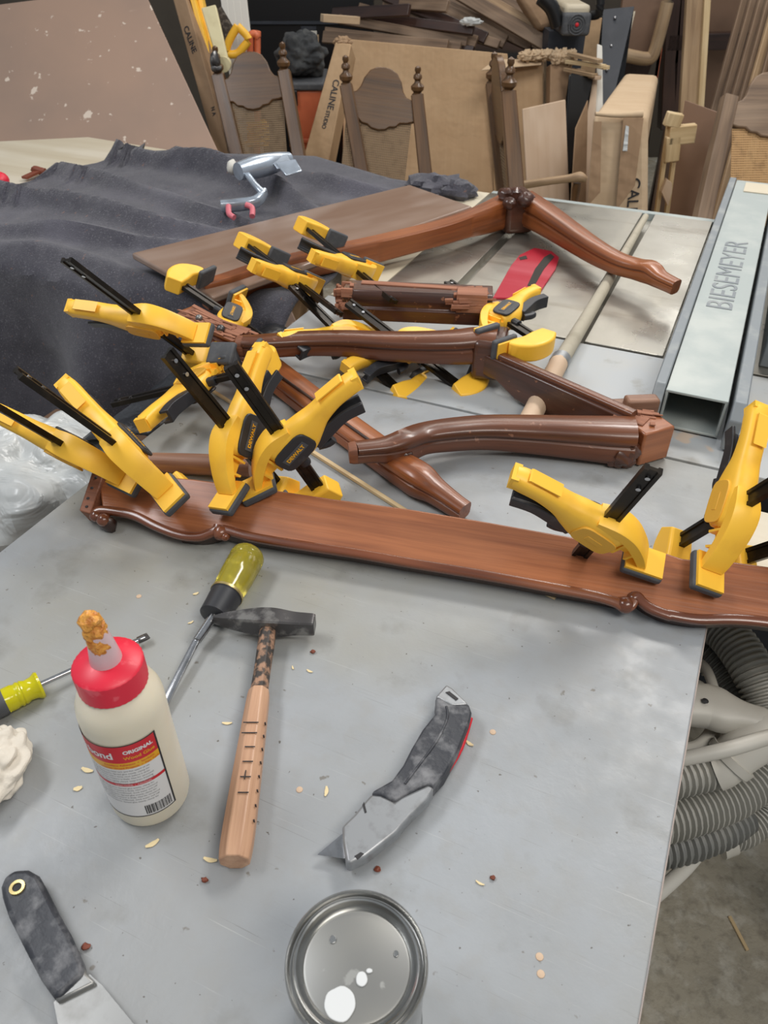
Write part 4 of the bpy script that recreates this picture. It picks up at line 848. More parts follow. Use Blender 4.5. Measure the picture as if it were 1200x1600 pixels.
# ---------------------------------------------------------------- hoses at the right under the bench
def hose(name, pxs, r, label, m, pitch=.0055, z=-.2, extra=None):
    P = []
    for p in pxs: P.append(list(U(p[0], p[1], p[2] if len(p) > 2 else z)))
    rows = catmull(P, 10); Q = [V(p) for p in rows]; L = [0]
    for i in range(1, len(Q)): L.append(L[-1] + (Q[i] - Q[i - 1]).length)
    n_ = int(L[-1] / (pitch / 4)); pts = []; j = 0
    for i in range(n_ + 1):
        s_ = L[-1] * i / n_
        while j < len(L) - 2 and L[j + 1] < s_: j += 1
        t = (s_ - L[j]) / max(L[j + 1] - L[j], 1e-9); pts.append(Q[j].lerp(Q[j + 1], t))
    mb = MB(); S_ = [(2 * (r if i % 4 < 2 else r * .82),) * 2 for i in range(len(pts))]; mb.sweep(pts, S_, CIR, n=1)
    root = thing(name, label, 'hose', Q[len(Q) // 2]); mb.build('corrugated_tube', M[m], root); return root
h1 = hose('vacuum_hose', [(1075, 948, -.17), (1135, 990, -.17), (1180, 1055, -.18), (1207, 1130, -.21), (1197, 1195, -.24), (1150, 1240, -.25), (1075, 1270, -.25), (1000, 1290, -.25)], .0285, 'thick grey corrugated vacuum hose curving around outermost beside the bench', 'hose', .0075)
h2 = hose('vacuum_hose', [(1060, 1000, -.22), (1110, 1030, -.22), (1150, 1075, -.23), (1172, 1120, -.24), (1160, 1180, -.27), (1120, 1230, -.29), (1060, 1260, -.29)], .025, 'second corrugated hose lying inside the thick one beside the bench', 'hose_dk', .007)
h3 = hose('vacuum_hose', [(1030, 1222, -.2), (1075, 1212, -.2), (1124, 1200, -.2)], .0235, 'short corrugated hose end fitted into a pale grey coupling', 'hose', .008)
mb = MB(); P = [U(1118, 1202, -.195), U(1130, 1197, -.19), U(1158, 1172, -.175), U(1184, 1148, -.165), U(1190, 1143, -.165)]; mb.sweep(P, [(.05, .05), (.048, .048), (.054, .054), (.064, .064), (.060, .060)], CIR, n=4); cpg = mb.build('coupling', M['hose_fit'], h3)
mb = MB(); mb.tube([U(1137, 1191, -.187), U(1147, 1182, -.18)], [.0285, .0295], 2); mb.build('coupling_ring', M['hose_fit'], cpg)
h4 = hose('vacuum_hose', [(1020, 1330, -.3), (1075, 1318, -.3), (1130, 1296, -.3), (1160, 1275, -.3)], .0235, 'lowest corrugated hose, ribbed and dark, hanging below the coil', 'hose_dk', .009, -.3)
h5 = hose('vacuum_hose', [(1180, 1225, -.31), (1190, 1262, -.33), (1165, 1290, -.34), (1135, 1300, -.34)], .026, 'short bent hose end at the lower right of the coil', 'hose', .006, -.32)
mb = MB(); mb.tube([U(1138, 1299, -.34), U(1117, 1306, -.345)], [.029, .030], 2); mb.build('cuff', M['hose_fit'], h5)
nz = thing('vacuum_nozzle', 'smooth pale grey flattened vacuum nozzle lying on the hoses', 'nozzle', U(1140, 1110, -.15))
mb = MB(); mb.sweep([U(1060, 1100, -.15), U(1105, 1103, -.15), U(1130, 1113, -.15), U(1160, 1122, -.15), U(1188, 1130, -.15), U(1193, 1132, -.15)], [(.052, .034), (.056, .036), (.052, .036), (.036, .034), (.034, .034), (.030, .030)], RND, n=4); mb.build('nozzle_body', M['hose_fit'], nz)
mb = MB(); mb.lathe([(.004, 0), (0, .0008)], 14, Matrix.Translation(U(1102, 1095, -.130))); mb.build('screw_recess', M['ink'], nz)
def cord(pts, r, label, m='hose_fit'):
    mb = MB(); mb.tube([U(*p) for p in pts], r, 8); o = mb.build('power_cord', M[m]); tag(o, label, 'cord'); return o
cord([(1040, 1190, -.16), (1085, 1182, -.15), (1140, 1170, -.14), (1200, 1152, -.14), (1240, 1140, -.14)], .0085, 'pale grey cord crossing over the hose coupling')
cord([(1000, 1420, -.32), (1065, 1362, -.32), (1100, 1320, -.33), (1118, 1290, -.34)], .009, 'pale grey cord hanging below the lowest hose')
cord([(1085, 1030, -.2), (1103, 1045, -.19), (1115, 1075, -.19), (1122, 1110, -.20)], .0065, 'thin grey cord looping beside the upper hose')
cord([(1080, 1065, -.21), (1098, 1075, -.20), (1100, 1100, -.21)], .006, 'short inner loop of grey cord above the nozzle')
cord([(1040, 1172, -.19), (1085, 1170, -.19), (1110, 1150, -.19), (1118, 1125, -.2)], .0095, 'grey cord looped above the coupling, behind the nozzle')
o = stick(U(1140, 1432, -TZ + .003), U(1168, 1485, -TZ + .003), .006, .004, 'thin pale splinter on the concrete floor', 'pine', 'floor_splinter')

# ---------------------------------------------------------------- background: everything stands on the floor or leans on its neighbours
def board4(nm, tl, tr, bl_, br, th, m, label, cat, parent=None, down=True, z0=.005, group=None):
    """tl,tr,bl_,br = (px,py,Y). Side edges are carried on to the floor when down is set."""
    A, B, C, D = [UY(*q) for q in (tl, tr, bl_, br)]
    if down: C = ext(A, C, z0); D = ext(B, D, z0)
    o = slab([C, D, B, A], th).build(nm, M[m] if isinstance(m, str) else m, parent, bevel=min(.004, th * .3), smooth=True)
    if parent is None: tag(o, label, cat, group)
    return o
def carton(nm, tl, tr, bl_, br, depth, m, label, words=None):
    """closed carton: front face through four points carried to the floor, with real depth"""
    A, B, C, D = [UY(*q) for q in (tl, tr, bl_, br)]; C = ext(A, C); D = ext(B, D)
    root = thing(nm, label, 'box', ((C + D) / 2))
    slab([C, D, B, A], depth).build('carton_body', M[m], root, bevel=.004)
    return root, (A, B, C, D)
board4('hardboard_sheet', (-60, 14, 3.45), (226, -12, 3.5), (-60, 262, 2.95), (345, 246, 2.95), .012, 'hardboard', 'large pinkish brown sheet with pale scuffs leaning at the upper left', 'board')
bx, q = carton('long_carton', (262, -30, 3.62), (284, -30, 3.6), (336, 238, 3.18), (358, 238, 3.16), .16, 'card3', 'narrow tall cardboard carton leaning right of the large brown sheet')
nq = (q[1] - q[0]).cross(q[2] - q[0]).normalized(); nq = -nq if nq.y > 0 else nq
def sidetext(s, px, py, Y, down_px, nrm, size, root, m='ink', sx=1.0):
    o_ = UY(px, py, Y); t_ = UY(down_px[0], down_px[1], Y - .02)
    return o_, t_
def txt_on(s, P0, P1, P2, pa, pb, size, root, sx=1.0, m='ink'):
    """text lying in the plane P0,P1,P2, running in the photograph from pixel pa to pixel pb"""
    n = (P1 - P0).cross(P2 - P0).normalized(); n = -n if n.dot(V((0, 0, CZ)) - P0) < 0 else n
    a = on_plane(pa[0], pa[1], P0, n); b = on_plane(pb[0], pb[1], P0, n)
    text(s, 'printed_word', size, M[m], frame((a + b) / 2 + n * .0012, b - a, n), root, .0003, sx=sx, bold=.0006)
txt_on('COLUMBINE'[:0] + 'CALINE', q[2], q[3], q[0], (290, 42), (304, 82), .030, bx, 1.1)
txt_on('N A', q[2], q[3], q[0], (330, 158), (337, 190), .022, bx, .9)
for i, (xa, xb) in enumerate(((301, 329), (313, 334))):
    a = UY(xa, -8, 3.6 + .04 * i); b = ext(a, UY(xb, 95, 3.5 + .04 * i)); o = bar(b, a, .018, .05, V((0, -1, 0))).build('spirit_level', M['yellow'], bevel=.002)
    tag(o, ('thin' if i == 0 else 'wider') + ' yellow level standing behind the narrow carton', 'level')
o = board4('cream_board', (314, 12, 3.4), (336, 5, 3.4), (341, 100, 3.3), (358, 100, 3.3), .03, 'cream', 'cream coloured plank hanging over the left chair', 'plank', down=False)
cb = UY(349, 101, 3.3); mb = MB(); mb.lathe([(.026, 0), (.026, .03), (0, .03)], 24, frame(cb, V((1, 0, 0)), V((0, 1, 0)))); mb.build('rounded_end', M['cream'], o)
mb = MB(); mb.ball(UY(336, 95, 3.26), (.02, .02, .03), 12, 8, .4, 3); mb.ball(UY(338, 106, 3.26), (.02, .018, .016), 12, 8, .4, 7); o2 = mb.build('metal_clip', M['dark_steel']); tag(o2, 'dark metal clip at the lower end of the cream plank', 'clip')
for i in range(4):
    x = 350 + i * 10; a = UY(x, -6, 3.9); b = ext(a, UY(x + 7, 56, 3.86))
    o = bar(b, a, .028, .02, V((0, -1, 0))).build('white_batten', M['white'], bevel=.002); tag(o, ['leftmost', 'second from left', 'third from left', 'rightmost'][i] + ' of the four upright white battens behind the left chair', 'batten', 'upright white battens behind the left chair')
# hand saw with yellow handle
hs = thing('hand_saw', 'hand saw with yellow handle hanging behind the left chair', 'saw', UY(370, 60, 3.7))
Ps = [UY(x, y, 3.7) for x, y in ((368, 40), (388, 60), (386, 68), (378, 72), (370, 84), (354, 82), (356, 66))]
F_ = frame(Ps[0], V((1, 0, 0)), V((0, -1, 0))); Fi = F_.inverted()
mb = MB(); outer = [UY(*p, 3.7) for p in ((371, 41), (388, 60), (380, 74), (370, 84), (354, 83), (358, 64))]
mb.tube(outer + [outer[0]], .016, 3); mb.build('handle', M['yellow'], hs)
mb = slab([UY(x, y, 3.72) for x, y in ((368, 48), (352, 62), (330, 20), (346, 10))][::-1], .002); mb.build('blade', M['dark_steel'], hs)
mb = MB(); mb.tube([UY(391, 90, 3.75), UY(391, 60, 3.75), UY(395, 53, 3.75), UY(402, 58, 3.75), UY(402, 90, 3.75), ext(UY(402, 60, 3.75), UY(402, 95, 3.74))], .014, 5); o = mb.build('orange_tube_handle', M['orange']); tag(o, 'orange bent tube handle between the white slats and the dark cabinet', 'handle')
# black cabinet
cab = thing('black_cabinet', 'tall black cabinet with two small pale labels behind the left chairs', 'cabinet', UY(460, 60, 4.6))
A = UY(385, 300, 4.6); B = UY(585, 300, 4.6); wx = B.x - A.x
mb = MB(); mb.box(((A.x + B.x) / 2, 4.9, .85), (wx, .5, 1.7)); mb.build('body', M['blackcab'], cab, bevel=.006)
mb = MB(); mb.box(((A.x + B.x) / 2, 4.645, UY(460, 36, 4.63).z), (wx * .96, .02, .012)); mb.build('drawer_gap', M['navy'], cab)
for (x0, y0, x1, y1), m in (((468, 48, 495, 54), 'white'), ((465, 54, 498, 66), 'card2'), ((470, 41, 494, 47), 'navy')):
    slab([UY(x0, y1, 4.645), UY(x1, y1, 4.645), UY(x1, y0, 4.645), UY(x0, y0, 4.645)], .002).build('paper_label', M[m], cab)
# orange tool box with black bag on it
tb = thing('toolbox', 'orange toolbox with dark lid behind the gap between the chairs', 'toolbox', UY(470, 300, 3.7))
A = UY(446, 140, 3.7); B = UY(505, 140, 3.7); cx = (A.x + B.x) / 2; zt = A.z; wd = B.x - A.x
mb = MB(); mb.box((cx, 3.87, zt - .12), (wd, .34, .24)); mb.box((cx, 3.87, zt - .30), (wd * .96, .33, .14)); mb.build('case', M['orange'], tb, bevel=.012)
mb = MB(); mb.box((cx, 3.87, (zt - .37) / 2), (wd * .94, .32, zt - .37)); mb.build('lower_case', M['blackcab'], tb, bevel=.012)
mb = MB(); mb.box((cx, 3.865, zt + .012), (wd * 1.04, .36, .03)); mb.build('lid', M['rubber'], tb, bevel=.008)
mb = MB(); mb.box((UY(455, 140, 3.69).x, 3.685, zt - .03), (.05, .02, .06)); mb.build('latch', M['blackcab'], tb, bevel=.003)
mb = MB(); mb.box((cx, 3.69, zt - .20), (wd * .9, .015, .018)); mb.build('ridge', M['orange'], tb, bevel=.004)
mb = ragf(V((UY(474, 130, 3.8).x, 3.84, zt + .03)), .105, .11, .085, 3.3); o = mb.build('dark_cloth_heap', M['darkcloth'], sub=1); tag(o, 'dark crumpled bag heaped on the orange toolbox', 'bag')
# second narrow carton
bx2, q = carton('slim_carton', (524, 66, 3.52), (548, 66, 3.5), (474, 246, 3.30), (514, 246, 3.28), .12, 'card', 'narrow cardboard carton leaning right behind the middle chair, wrapped top')
txt_on('CALINE', q[2], q[3], q[0], (524, 132), (517, 164), .036, bx2, .95)
txt_on('STUDIO', q[2], q[3], q[0], (512, 176), (506, 198), .022, bx2, .9)
mb = ragf(UY(536, 74, 3.55), .035, .03, .02, 7.7)
mb.build('crumpled_top', M['card3'], bx2)
# big flat carton
bx3, q = carton('large_flat_carton', (538, 60, 3.95), (792, 86, 3.95), (535, 290, 3.72), (800, 300, 3.72), .10, 'card', 'large flat tan cardboard carton standing behind the middle chair')
# torn carton on its right
A, B = UY(768, 82, 3.85), UY(862, 82, 3.85)
tc = thing('torn_carton', 'open cardboard carton with torn flaps, right of the large flat carton', 'box', UY(815, 300, 3.8))
slab([ext(UY(768, 108, 3.82), UY(772, 300, 3.70)), ext(UY(848, 100, 3.82), UY(850, 300, 3.70)), UY(848, 100, 3.82), UY(768, 112, 3.82)], .008).build('front_panel', M['card'], tc)
slab([ext(UY(850, 82, 3.88), UY(848, 300, 3.72)), ext(UY(858, 80, 4.0), UY(858, 300, 3.85)), UY(858, 80, 4.0), UY(850, 86, 3.88)], .008).build('side_panel', M['card2'], tc)
slab([UY(768, 130, 4.05), UY(856, 130, 4.05), UY(856, 80, 4.06), UY(764, 84, 4.06)], .006).build('inner_shade_sheet', M['blackcab'], tc)  # black sheet paints in the shade inside the open carton
slab([UY(752, 109, 3.72), UY(846, 100, 3.78), UY(848, 92, 3.83), UY(775, 92, 3.83)], .005).build('torn_flap', M['card2'], tc, bevel=.002)
for i, x in enumerate((822, 838, 852)): ragf(UY(x, 96 - i, 3.80), .035, .03, .022, 2.2 + i * 3).build('torn_flap', M['card2'], tc)
tc2 = thing('upright_carton', 'narrow open carton with ragged top edge beside the torn carton', 'box', UY(875, 300, 3.8))
slab([ext(UY(860, 100, 3.75), UY(858, 240, 3.66)), ext(UY(894, 100, 3.75), UY(884, 240, 3.66)), UY(894, 100, 3.75), UY(860, 100, 3.75)], .10).build('carton_body', M['card3'], tc2, bevel=.004)
for i, x in enumerate((868, 880, 891)): ragf(UY(x, 101, 3.76), .028, .03, .03, 1.2 + i * 2.7).build('ragged_edge', M['card2'], tc2)
board4('plywood_square', (816, 170, 3.42), (884, 155, 3.42), (822, 274, 3.35), (888, 262, 3.35), .012, 'ply', 'pale plywood board behind the armchair at the centre right', 'board')
board4('black_board', (893, 118, 3.6), (926, 122, 3.6), (888, 196, 3.56), (908, 196, 3.56), .02, 'blackcab', 'small black board standing right of the plywood board', 'board')
board4('narrow_plywood', (922, 128, 3.62), (934, 120, 3.62), (911, 200, 3.56), (930, 190, 3.56), .012, 'ply', 'narrow plywood offcut standing beside the white strip', 'board')
board4('card_scrap', (900, 200, 3.35), (952, 150, 3.35), (896, 262, 3.3), (940, 255, 3.3), .006, 'card3', 'slanting cardboard scrap left of the big printed carton', 'cardboard')
board4('white_strip', (933, 68, 3.7), (941, 72, 3.7), (930, 165, 3.6), (942, 165, 3.6), .018, 'white', 'white painted strip standing against the dark panel', 'strip')
for i, (x0, y0, x1, y1, m) in enumerate(((886, 96, 944, 104, 'pine'), (890, 84, 938, 96, 'strip2'), (900, 110, 935, 122, 'ply'), (884, 108, 930, 118, 'strip2'), (915, 98, 948, 106, 'orangewood'))):
    mm = M.get(m) or M['pine']; o = bar(UY(x0, y0, 3.72), UY(x1, y1, 3.56), .03, .014, Z1).build('wood_offcut', mm, bevel=.002)
    tag(o, ['long pale offcut on top of the small heap', 'tan upper offcut at the back of the small heap', 'plywood offcut lowest in the small heap', 'short tan offcut at the left of the small heap', 'pale offcut sticking out furthest right of the small heap'][i] + ' beside the ragged carton', 'offcut', 'wooden offcuts heaped beside the ragged carton')
# dark leaning panel with pale edge
dp = board4('leaning_board', (944, 16, 4.0), (988, 18, 4.0), (937, 170, 3.72), (952, 176, 3.72), .022, 'navy', 'dark blue grey panel with screws and a pale edge, leaning behind the printed carton', 'panel')
slab([ext(UY(988, 18, 3.995), UY(948, 190, 3.72)), ext(UY(993, 18, 3.995), UY(953, 190, 3.72)), UY(993, 17, 3.995), UY(988, 18, 3.995)], .022).build('pale_edge', M['tabletop'], dp)
for x, y, Y in ((961, 28, 3.97), (955, 72, 3.9), (948, 110, 3.83)): mb = MB(); mb.ball(UY(x, y, Y - .01), .007, 8, 6); mb.build('screw_head', M['steel'], dp)
# brown backing board and motor
board4('orange_brown_board', (860, 30, 4.3), (948, 26, 4.3), (862, 95, 4.25), (948, 95, 4.25), .02, 'card', 'orange brown cardboard behind the electric motor', 'cardboard')
mo = thing('electric_motor', 'grey electric motor housing with a round vented end and a red centre', 'motor', UY(902, 58, 3.75))
A = UY(877, 57, 3.75); B = UY(921, 57, 3.75); T0 = UY(877, 20, 3.75); wd = B.x - A.x; hh = T0.z - A.z
mb = MB(); mb.box(((A.x + B.x) / 2, 3.90, A.z + hh * .5), (wd, .30, hh)); mb.build('housing', M['rubber'], mo, bevel=.014, seg=3)
mb = MB(); mb.box(((A.x + B.x) / 2, 3.90, A.z + hh * 1.02), (wd * .9, .26, .05)); mb.build('pale_top_cover', M['tabletop'], mo, bevel=.015)
cM = V(((A.x + B.x) / 2, 3.748, A.z + hh * .5))
for rr in (.016, .026, .036): mb = MB(); P = [cM + V((rr * math.cos(t * math.tau / 16), 0, rr * math.sin(t * math.tau / 16))) for t in range(17)]; mb.tube(P, .0025, 1); mb.build('vent_ring', M['rubber'], mo)
mb = MB(); mb.ball(cM, (.008, .005, .008)); mb.build('red_centre', M['label_red'], mo)
mb = MB(); mb.tube([UY(845, -5, 3.8), UY(862, 12, 3.8), UY(872, 40, 3.8)], .03, 4); mb.build('black_duct', M['blackcab'], mo)
mb = MB(); mb.tube([UY(938, -6, 3.75), UY(936, 20, 3.75), UY(924, 24, 3.78)], .018, 4); mb.build('black_conduit', M['blackcab'], mo)
mb = MB(); mb.box(((A.x + B.x) / 2, 4.0, A.z / 2), (.16, .16, A.z - .002)); mb.build('pedestal', M['navy'], mo)
# big printed carton
bg = thing('printed_carton', 'big worn cardboard carton with torn corner and printed word, right of centre', 'box', UY(975, 340, 2.9))
Yf = 2.72
a = UY(926, 180, Yf); b = UY(1012, 182, Yf); c_ = ext(b, UY(1012, 340, Yf - .05)); d_ = ext(a, UY(915, 340, Yf - .05))
at = UY(976, 113, 3.30); bt_ = UY(1030, 116, 3.30); cb_ = V((bt_.x + .03, bt_.y, .005)); 
mb = MB(); mb.add([a, b, c_, d_, at, bt_, cb_, V((at.x, at.y, .005))], [(3, 2, 1, 0), (0, 1, 5, 4), (1, 2, 6, 5), (4, 5, 6, 7), (0, 4, 7, 3), (2, 3, 7, 6)])
mb.g = [tuple(p) for p in mb.v]; mb.build('carton_body', M['card2'], bg, bevel=.02, seg=3)
slab([UY(918, 322, Yf - .075), UY(938, 300, Yf - .075), UY(940, 190, Yf - .02), UY(928, 190, Yf - .02)], .003).build('tape_strip', M['card3'], bg)
slab([UY(962, 330, Yf - .075), UY(992, 290, Yf - .075), UY(1006, 184, Yf - .02), UY(974, 184, Yf - .02)], .004).build('torn_flap', M['card3'], bg, bevel=.001)
slab([UY(973, 236, Yf - .045), UY(980, 236, Yf - .045), UY(990, 200, Yf - .03), UY(978, 196, Yf - .03)], .002).build('clear_tape', M['bag'], bg)
mb = MB(); mb.tube([UY(930, 178, Yf - .012), UY(965, 180, Yf - .012), UY(1004, 178, Yf - .012)], [.006, .008, .012], 4); mb.build('rolled_edge', M['card2'], bg)
txt_on('CALINE', a, b, c_, (991, 286), (984, 352), .052, bg, .95)
# open drawer like box with rounded corner, dark cabinet, tan panels
db = thing('open_wooden_box', 'upended open wooden box with rounded rim behind the printed carton', 'box', UY(1010, 90, 4.1))
rim = [UY(x, y, 4.05) for x, y in ((1046, -10), (1034, 40), (1022, 82), (1012, 92), (985, 88), (972, 84))]
mb = MB(); mb.tube(rim, .028, 3); mb.build('rounded_rim', M['strip2'], db)
slab([UY(960, 95, 4.12), UY(1018, 95, 4.12), UY(1046, -12, 4.16), UY(975, -12, 4.16)], .03).build('inner_panel', M['mdf'], db)
slab([ext(UY(975, 0, 4.2), UY(966, 95, 4.2)), ext(UY(1046, 0, 4.2), UY(1014, 95, 4.2)), UY(1022, 90, 4.2), UY(968, 90, 4.2)], .2).build('lower_body', M['darkbrown'], db)
dc = thing('dark_framed_cabinet', 'dark brown framed cabinet with tan panels at the upper right', 'cabinet', UY(1100, 90, 4.3))
for (x0, y0), (x1, y1) in (((1052, -15), (1040, 200)), ((1072, -15), (1052, 200)), ((1040, 66), (1180, 62))):
    bar(UY(x0, y0, 4.3), UY(x1, y1, 4.3), .07, .07, V((0, -1, 0))).build('frame_member', M['darkbrown'], dc, bevel=.004)
slab([UY(1060, 60, 4.38), UY(1185, 60, 4.38), UY(1185, -20, 4.38), UY(1066, -20, 4.38)], .02).build('upper_panel', M['mdf'], dc)
slab([V((UY(1048, 200, 4.38).x, 4.38, .02)), V((UY(1200, 200, 4.38).x, 4.38, .02)), UY(1190, 68, 4.38), UY(1060, 68, 4.38)], .02).build('lower_panel', M['mdf'], dc)
slab([V((1.55, 4.62, .02)), V((2.9, 4.62, .02)), V((2.9, 4.62, 1.9)), V((1.55, 4.62, 1.9))], .03).build('back_body', M['darkbrown'], dc)
board4('orange_strip', (1040, -12, 4.15), (1049, -12, 4.15), (1033, 45, 4.15), (1040, 45, 4.15), .01, 'orange', 'thin orange strip beside the rounded wooden box', 'strip')
# upright light board (two visible faces)
us = thing('upright_board', 'tall pale board standing upright behind the brown sheet at right', 'board', UY(1095, 150, 3.6))
A = UY(1088, -15, 3.6); B = UY(1076, 165, 3.55); bar(ext(A, B), A, .075, .03, V((0, -1, 0))).build('wide_face', M['strip2'], us, bevel=.002)
A = UY(1105, -15, 3.58); B = UY(1094, 165, 3.53); bar(ext(A, B), A, .024, .03, V((0, -1, 0))).build('pale_edge', M['pine'], us, bevel=.002)
board4('brown_sheet', (1070, 156, 3.1), (1130, 178, 3.0), (1040, 345, 2.95), (1100, 352, 2.85), .008, 'mdf', 'dull brown sheet standing right of the wooden jig', 'board')
# wooden jig
jg = thing('wooden_jig', 'pale wooden jig with stubby arms standing right of the printed carton', 'jig', UY(1050, 340, 2.8))
Yj = 2.85
for a_, b_, w_, h_ in (((1056, 176), (1048, 198), .055, .03), ((1044, 212), (1086, 208), .06, .03), ((1052, 212), (1048, 252), .05, .03)):
    bar(UY(*a_, Yj), UY(*b_, Yj), w_, h_, V((0, -1, 0))).build('block', M['pine'], jg, bevel=.004)
for xa, xb in ((1046, 1024), (1060, 1040)):
    A = UY(xa, 190, Yj + .02); B = UY(xb, 345, Yj - .02); bar(ext(A, B), A, .014, .02, V((0, -1, 0))).build('upright', M['pine'], jg, bevel=.001)
slab([UY(1044, 322, Yj - .05), UY(1050, 300, Yj - .05), UY(1050, 286, Yj - .05), UY(1042, 280, Yj - .05), UY(1034, 300, Yj - .05)], .02).build('wedge', M['ply'], jg)
# long mouldings leaning at the right
ML = [(1168, -20, 1080, 300, 'strip', 3.8), (1182, -20, 1092, 300, 'strip', 3.75), (1196, -20, 1106, 300, 'strip', 3.7), (1208, -20, 1120, 300, 'strip', 3.65), (1220, -20, 1130, 300, 'strip2', 3.6),
      (1232, -20, 1144, 300, 'strip', 3.55), (1244, -20, 1158, 300, 'pine', 3.5), (1260, -20, 1176, 300, 'strip2', 3.5), (1272, 0, 1190, 300, 'pine', 3.45), (1286, 10, 1206, 300, 'strip2', 3.45)]
for i, (x0, y0, x1, y1, m, Y) in enumerate(ML):
    A = UY(x0, y0, Y + .25); B = UY(x1, y1, Y - .35); o = bar(ext(A, B), A, .030 if m == 'strip' else .036, .018, V((0, -1, 0))).build('wood_moulding', M[m], bevel=.003)
    tag(o, ('pale narrow moulding among the darker ones at the upper right' if m == 'pine' and i < 8 else 'long wooden moulding in the leaning bundle at the upper right'), 'moulding', 'long mouldings leaning at the upper right')
# stacks of dark strips on top of the cartons
sh = thing('storage_rack', 'dark rack behind the large flat carton carrying the heap of strips', 'rack', UY(680, 200, 4.3))
mb = MB(); c1 = UY(520, 78, 4.2); c2 = UY(880, 78, 4.2); mb.box(((c1.x + c2.x) / 2, 4.45, c1.z - .04), (c2.x - c1.x, .55, .03)); mb.build('shelf', M['darkbrown'], sh)
for x in (c1.x + .04, c2.x - .04):
    for y in (4.22, 4.68): mb = MB(); mb.box((x, y, (c1.z - .055) / 2), (.05, .05, c1.z - .055)); mb.build('post', M['darkbrown'], sh)
random.seed(21)
ST = [(505, 58, 700, 72, .05, 'strip'), (508, 50, 720, 74, .04, 'strip'), (545, 62, 740, 78, .03, 'darkbrown'), (530, 30, 730, 66, .04, 'strip'), (560, 14, 745, 66, .05, 'strip'), (600, -8, 760, 60, .05, 'darkbrown'),
      (640, -12, 790, 66, .06, 'strip'), (655, -12, 830, 72, .05, 'strip'), (690, -12, 850, 76, .05, 'strip'), (715, -12, 862, 74, .06, 'strip'), (740, -12, 868, 62, .05, 'strip2'), (575, 26, 740, 48, .04, 'darkbrown'),
      (560, 70, 740, 80, .035, 'darkbrown'), (620, 20, 780, 70, .04, 'strip'), (520, 22, 640, 16, .05, 'darkbrown'), (600, 4, 700, 10, .05, 'strip'), (760, -12, 872, 50, .06, 'strip')]
for i, (x0, y0, x1, y1, wd, m) in enumerate(ST):
    Y = 4.15 + .02 * (i % 9); A = UY(x0, y0, Y + .14); B = UY(x1, y1, Y - .10)
    o = bar(A, B, wd, .022, V((0, -1, .4))).build('dark_strip', M[m], bevel=.003); tag(o, {0: 'flat brown strip lowest at the left end of the heap above the large flat carton', 1: 'brown strip just above the lowest one at the left end of the heap', 2: 'thin blackish strip low in the heap, right above the large flat carton', 3: 'brown strip crossing the middle of the heap at left, nearly level', 10: 'paler strip at the right side of the heap, near the motor', 12: 'blackish strip lying directly on the top edge of the large flat carton', 14: 'near level blackish strip at the top left of the heap', 16: 'rightmost steep strip of the heap, next to the rounded carton end'}.get(i, 'dark wooden strip slanting down to the right in the heap above the large flat carton'), 'strip', 'dark strips heaped above the large carton')
o = bar(UY(503, 28, 4.0), UY(560, 32, 4.1), .03, .03).build('corrugated_scrap', M['card2'], bevel=.002); tag(o, 'pale corrugated cardboard scrap at the left end of the strip heap', 'cardboard')
o = slab([UY(842, 48, 4.05), UY(868, 40, 4.05), UY(838, -12, 4.1), UY(806, -12, 4.1)], .12).build('brown_tube_box', M['card3'], bevel=.02); tag(o, 'brown rounded carton end above the strip heap, left of the motor', 'box')
for i, (x, y) in enumerate(((735, 34),)):
    mb = ragf(UY(x, y + 6, 4.08), .05 - .015 * i, .02, .016, 4.4 + i); o = mb.build('plastic_wrap', M['bag']); tag(o, ('shiny plastic wrap among the strips' if i == 0 else 'small bit of plastic wrap at the right end of the strips') + ' above the large carton', 'wrap')

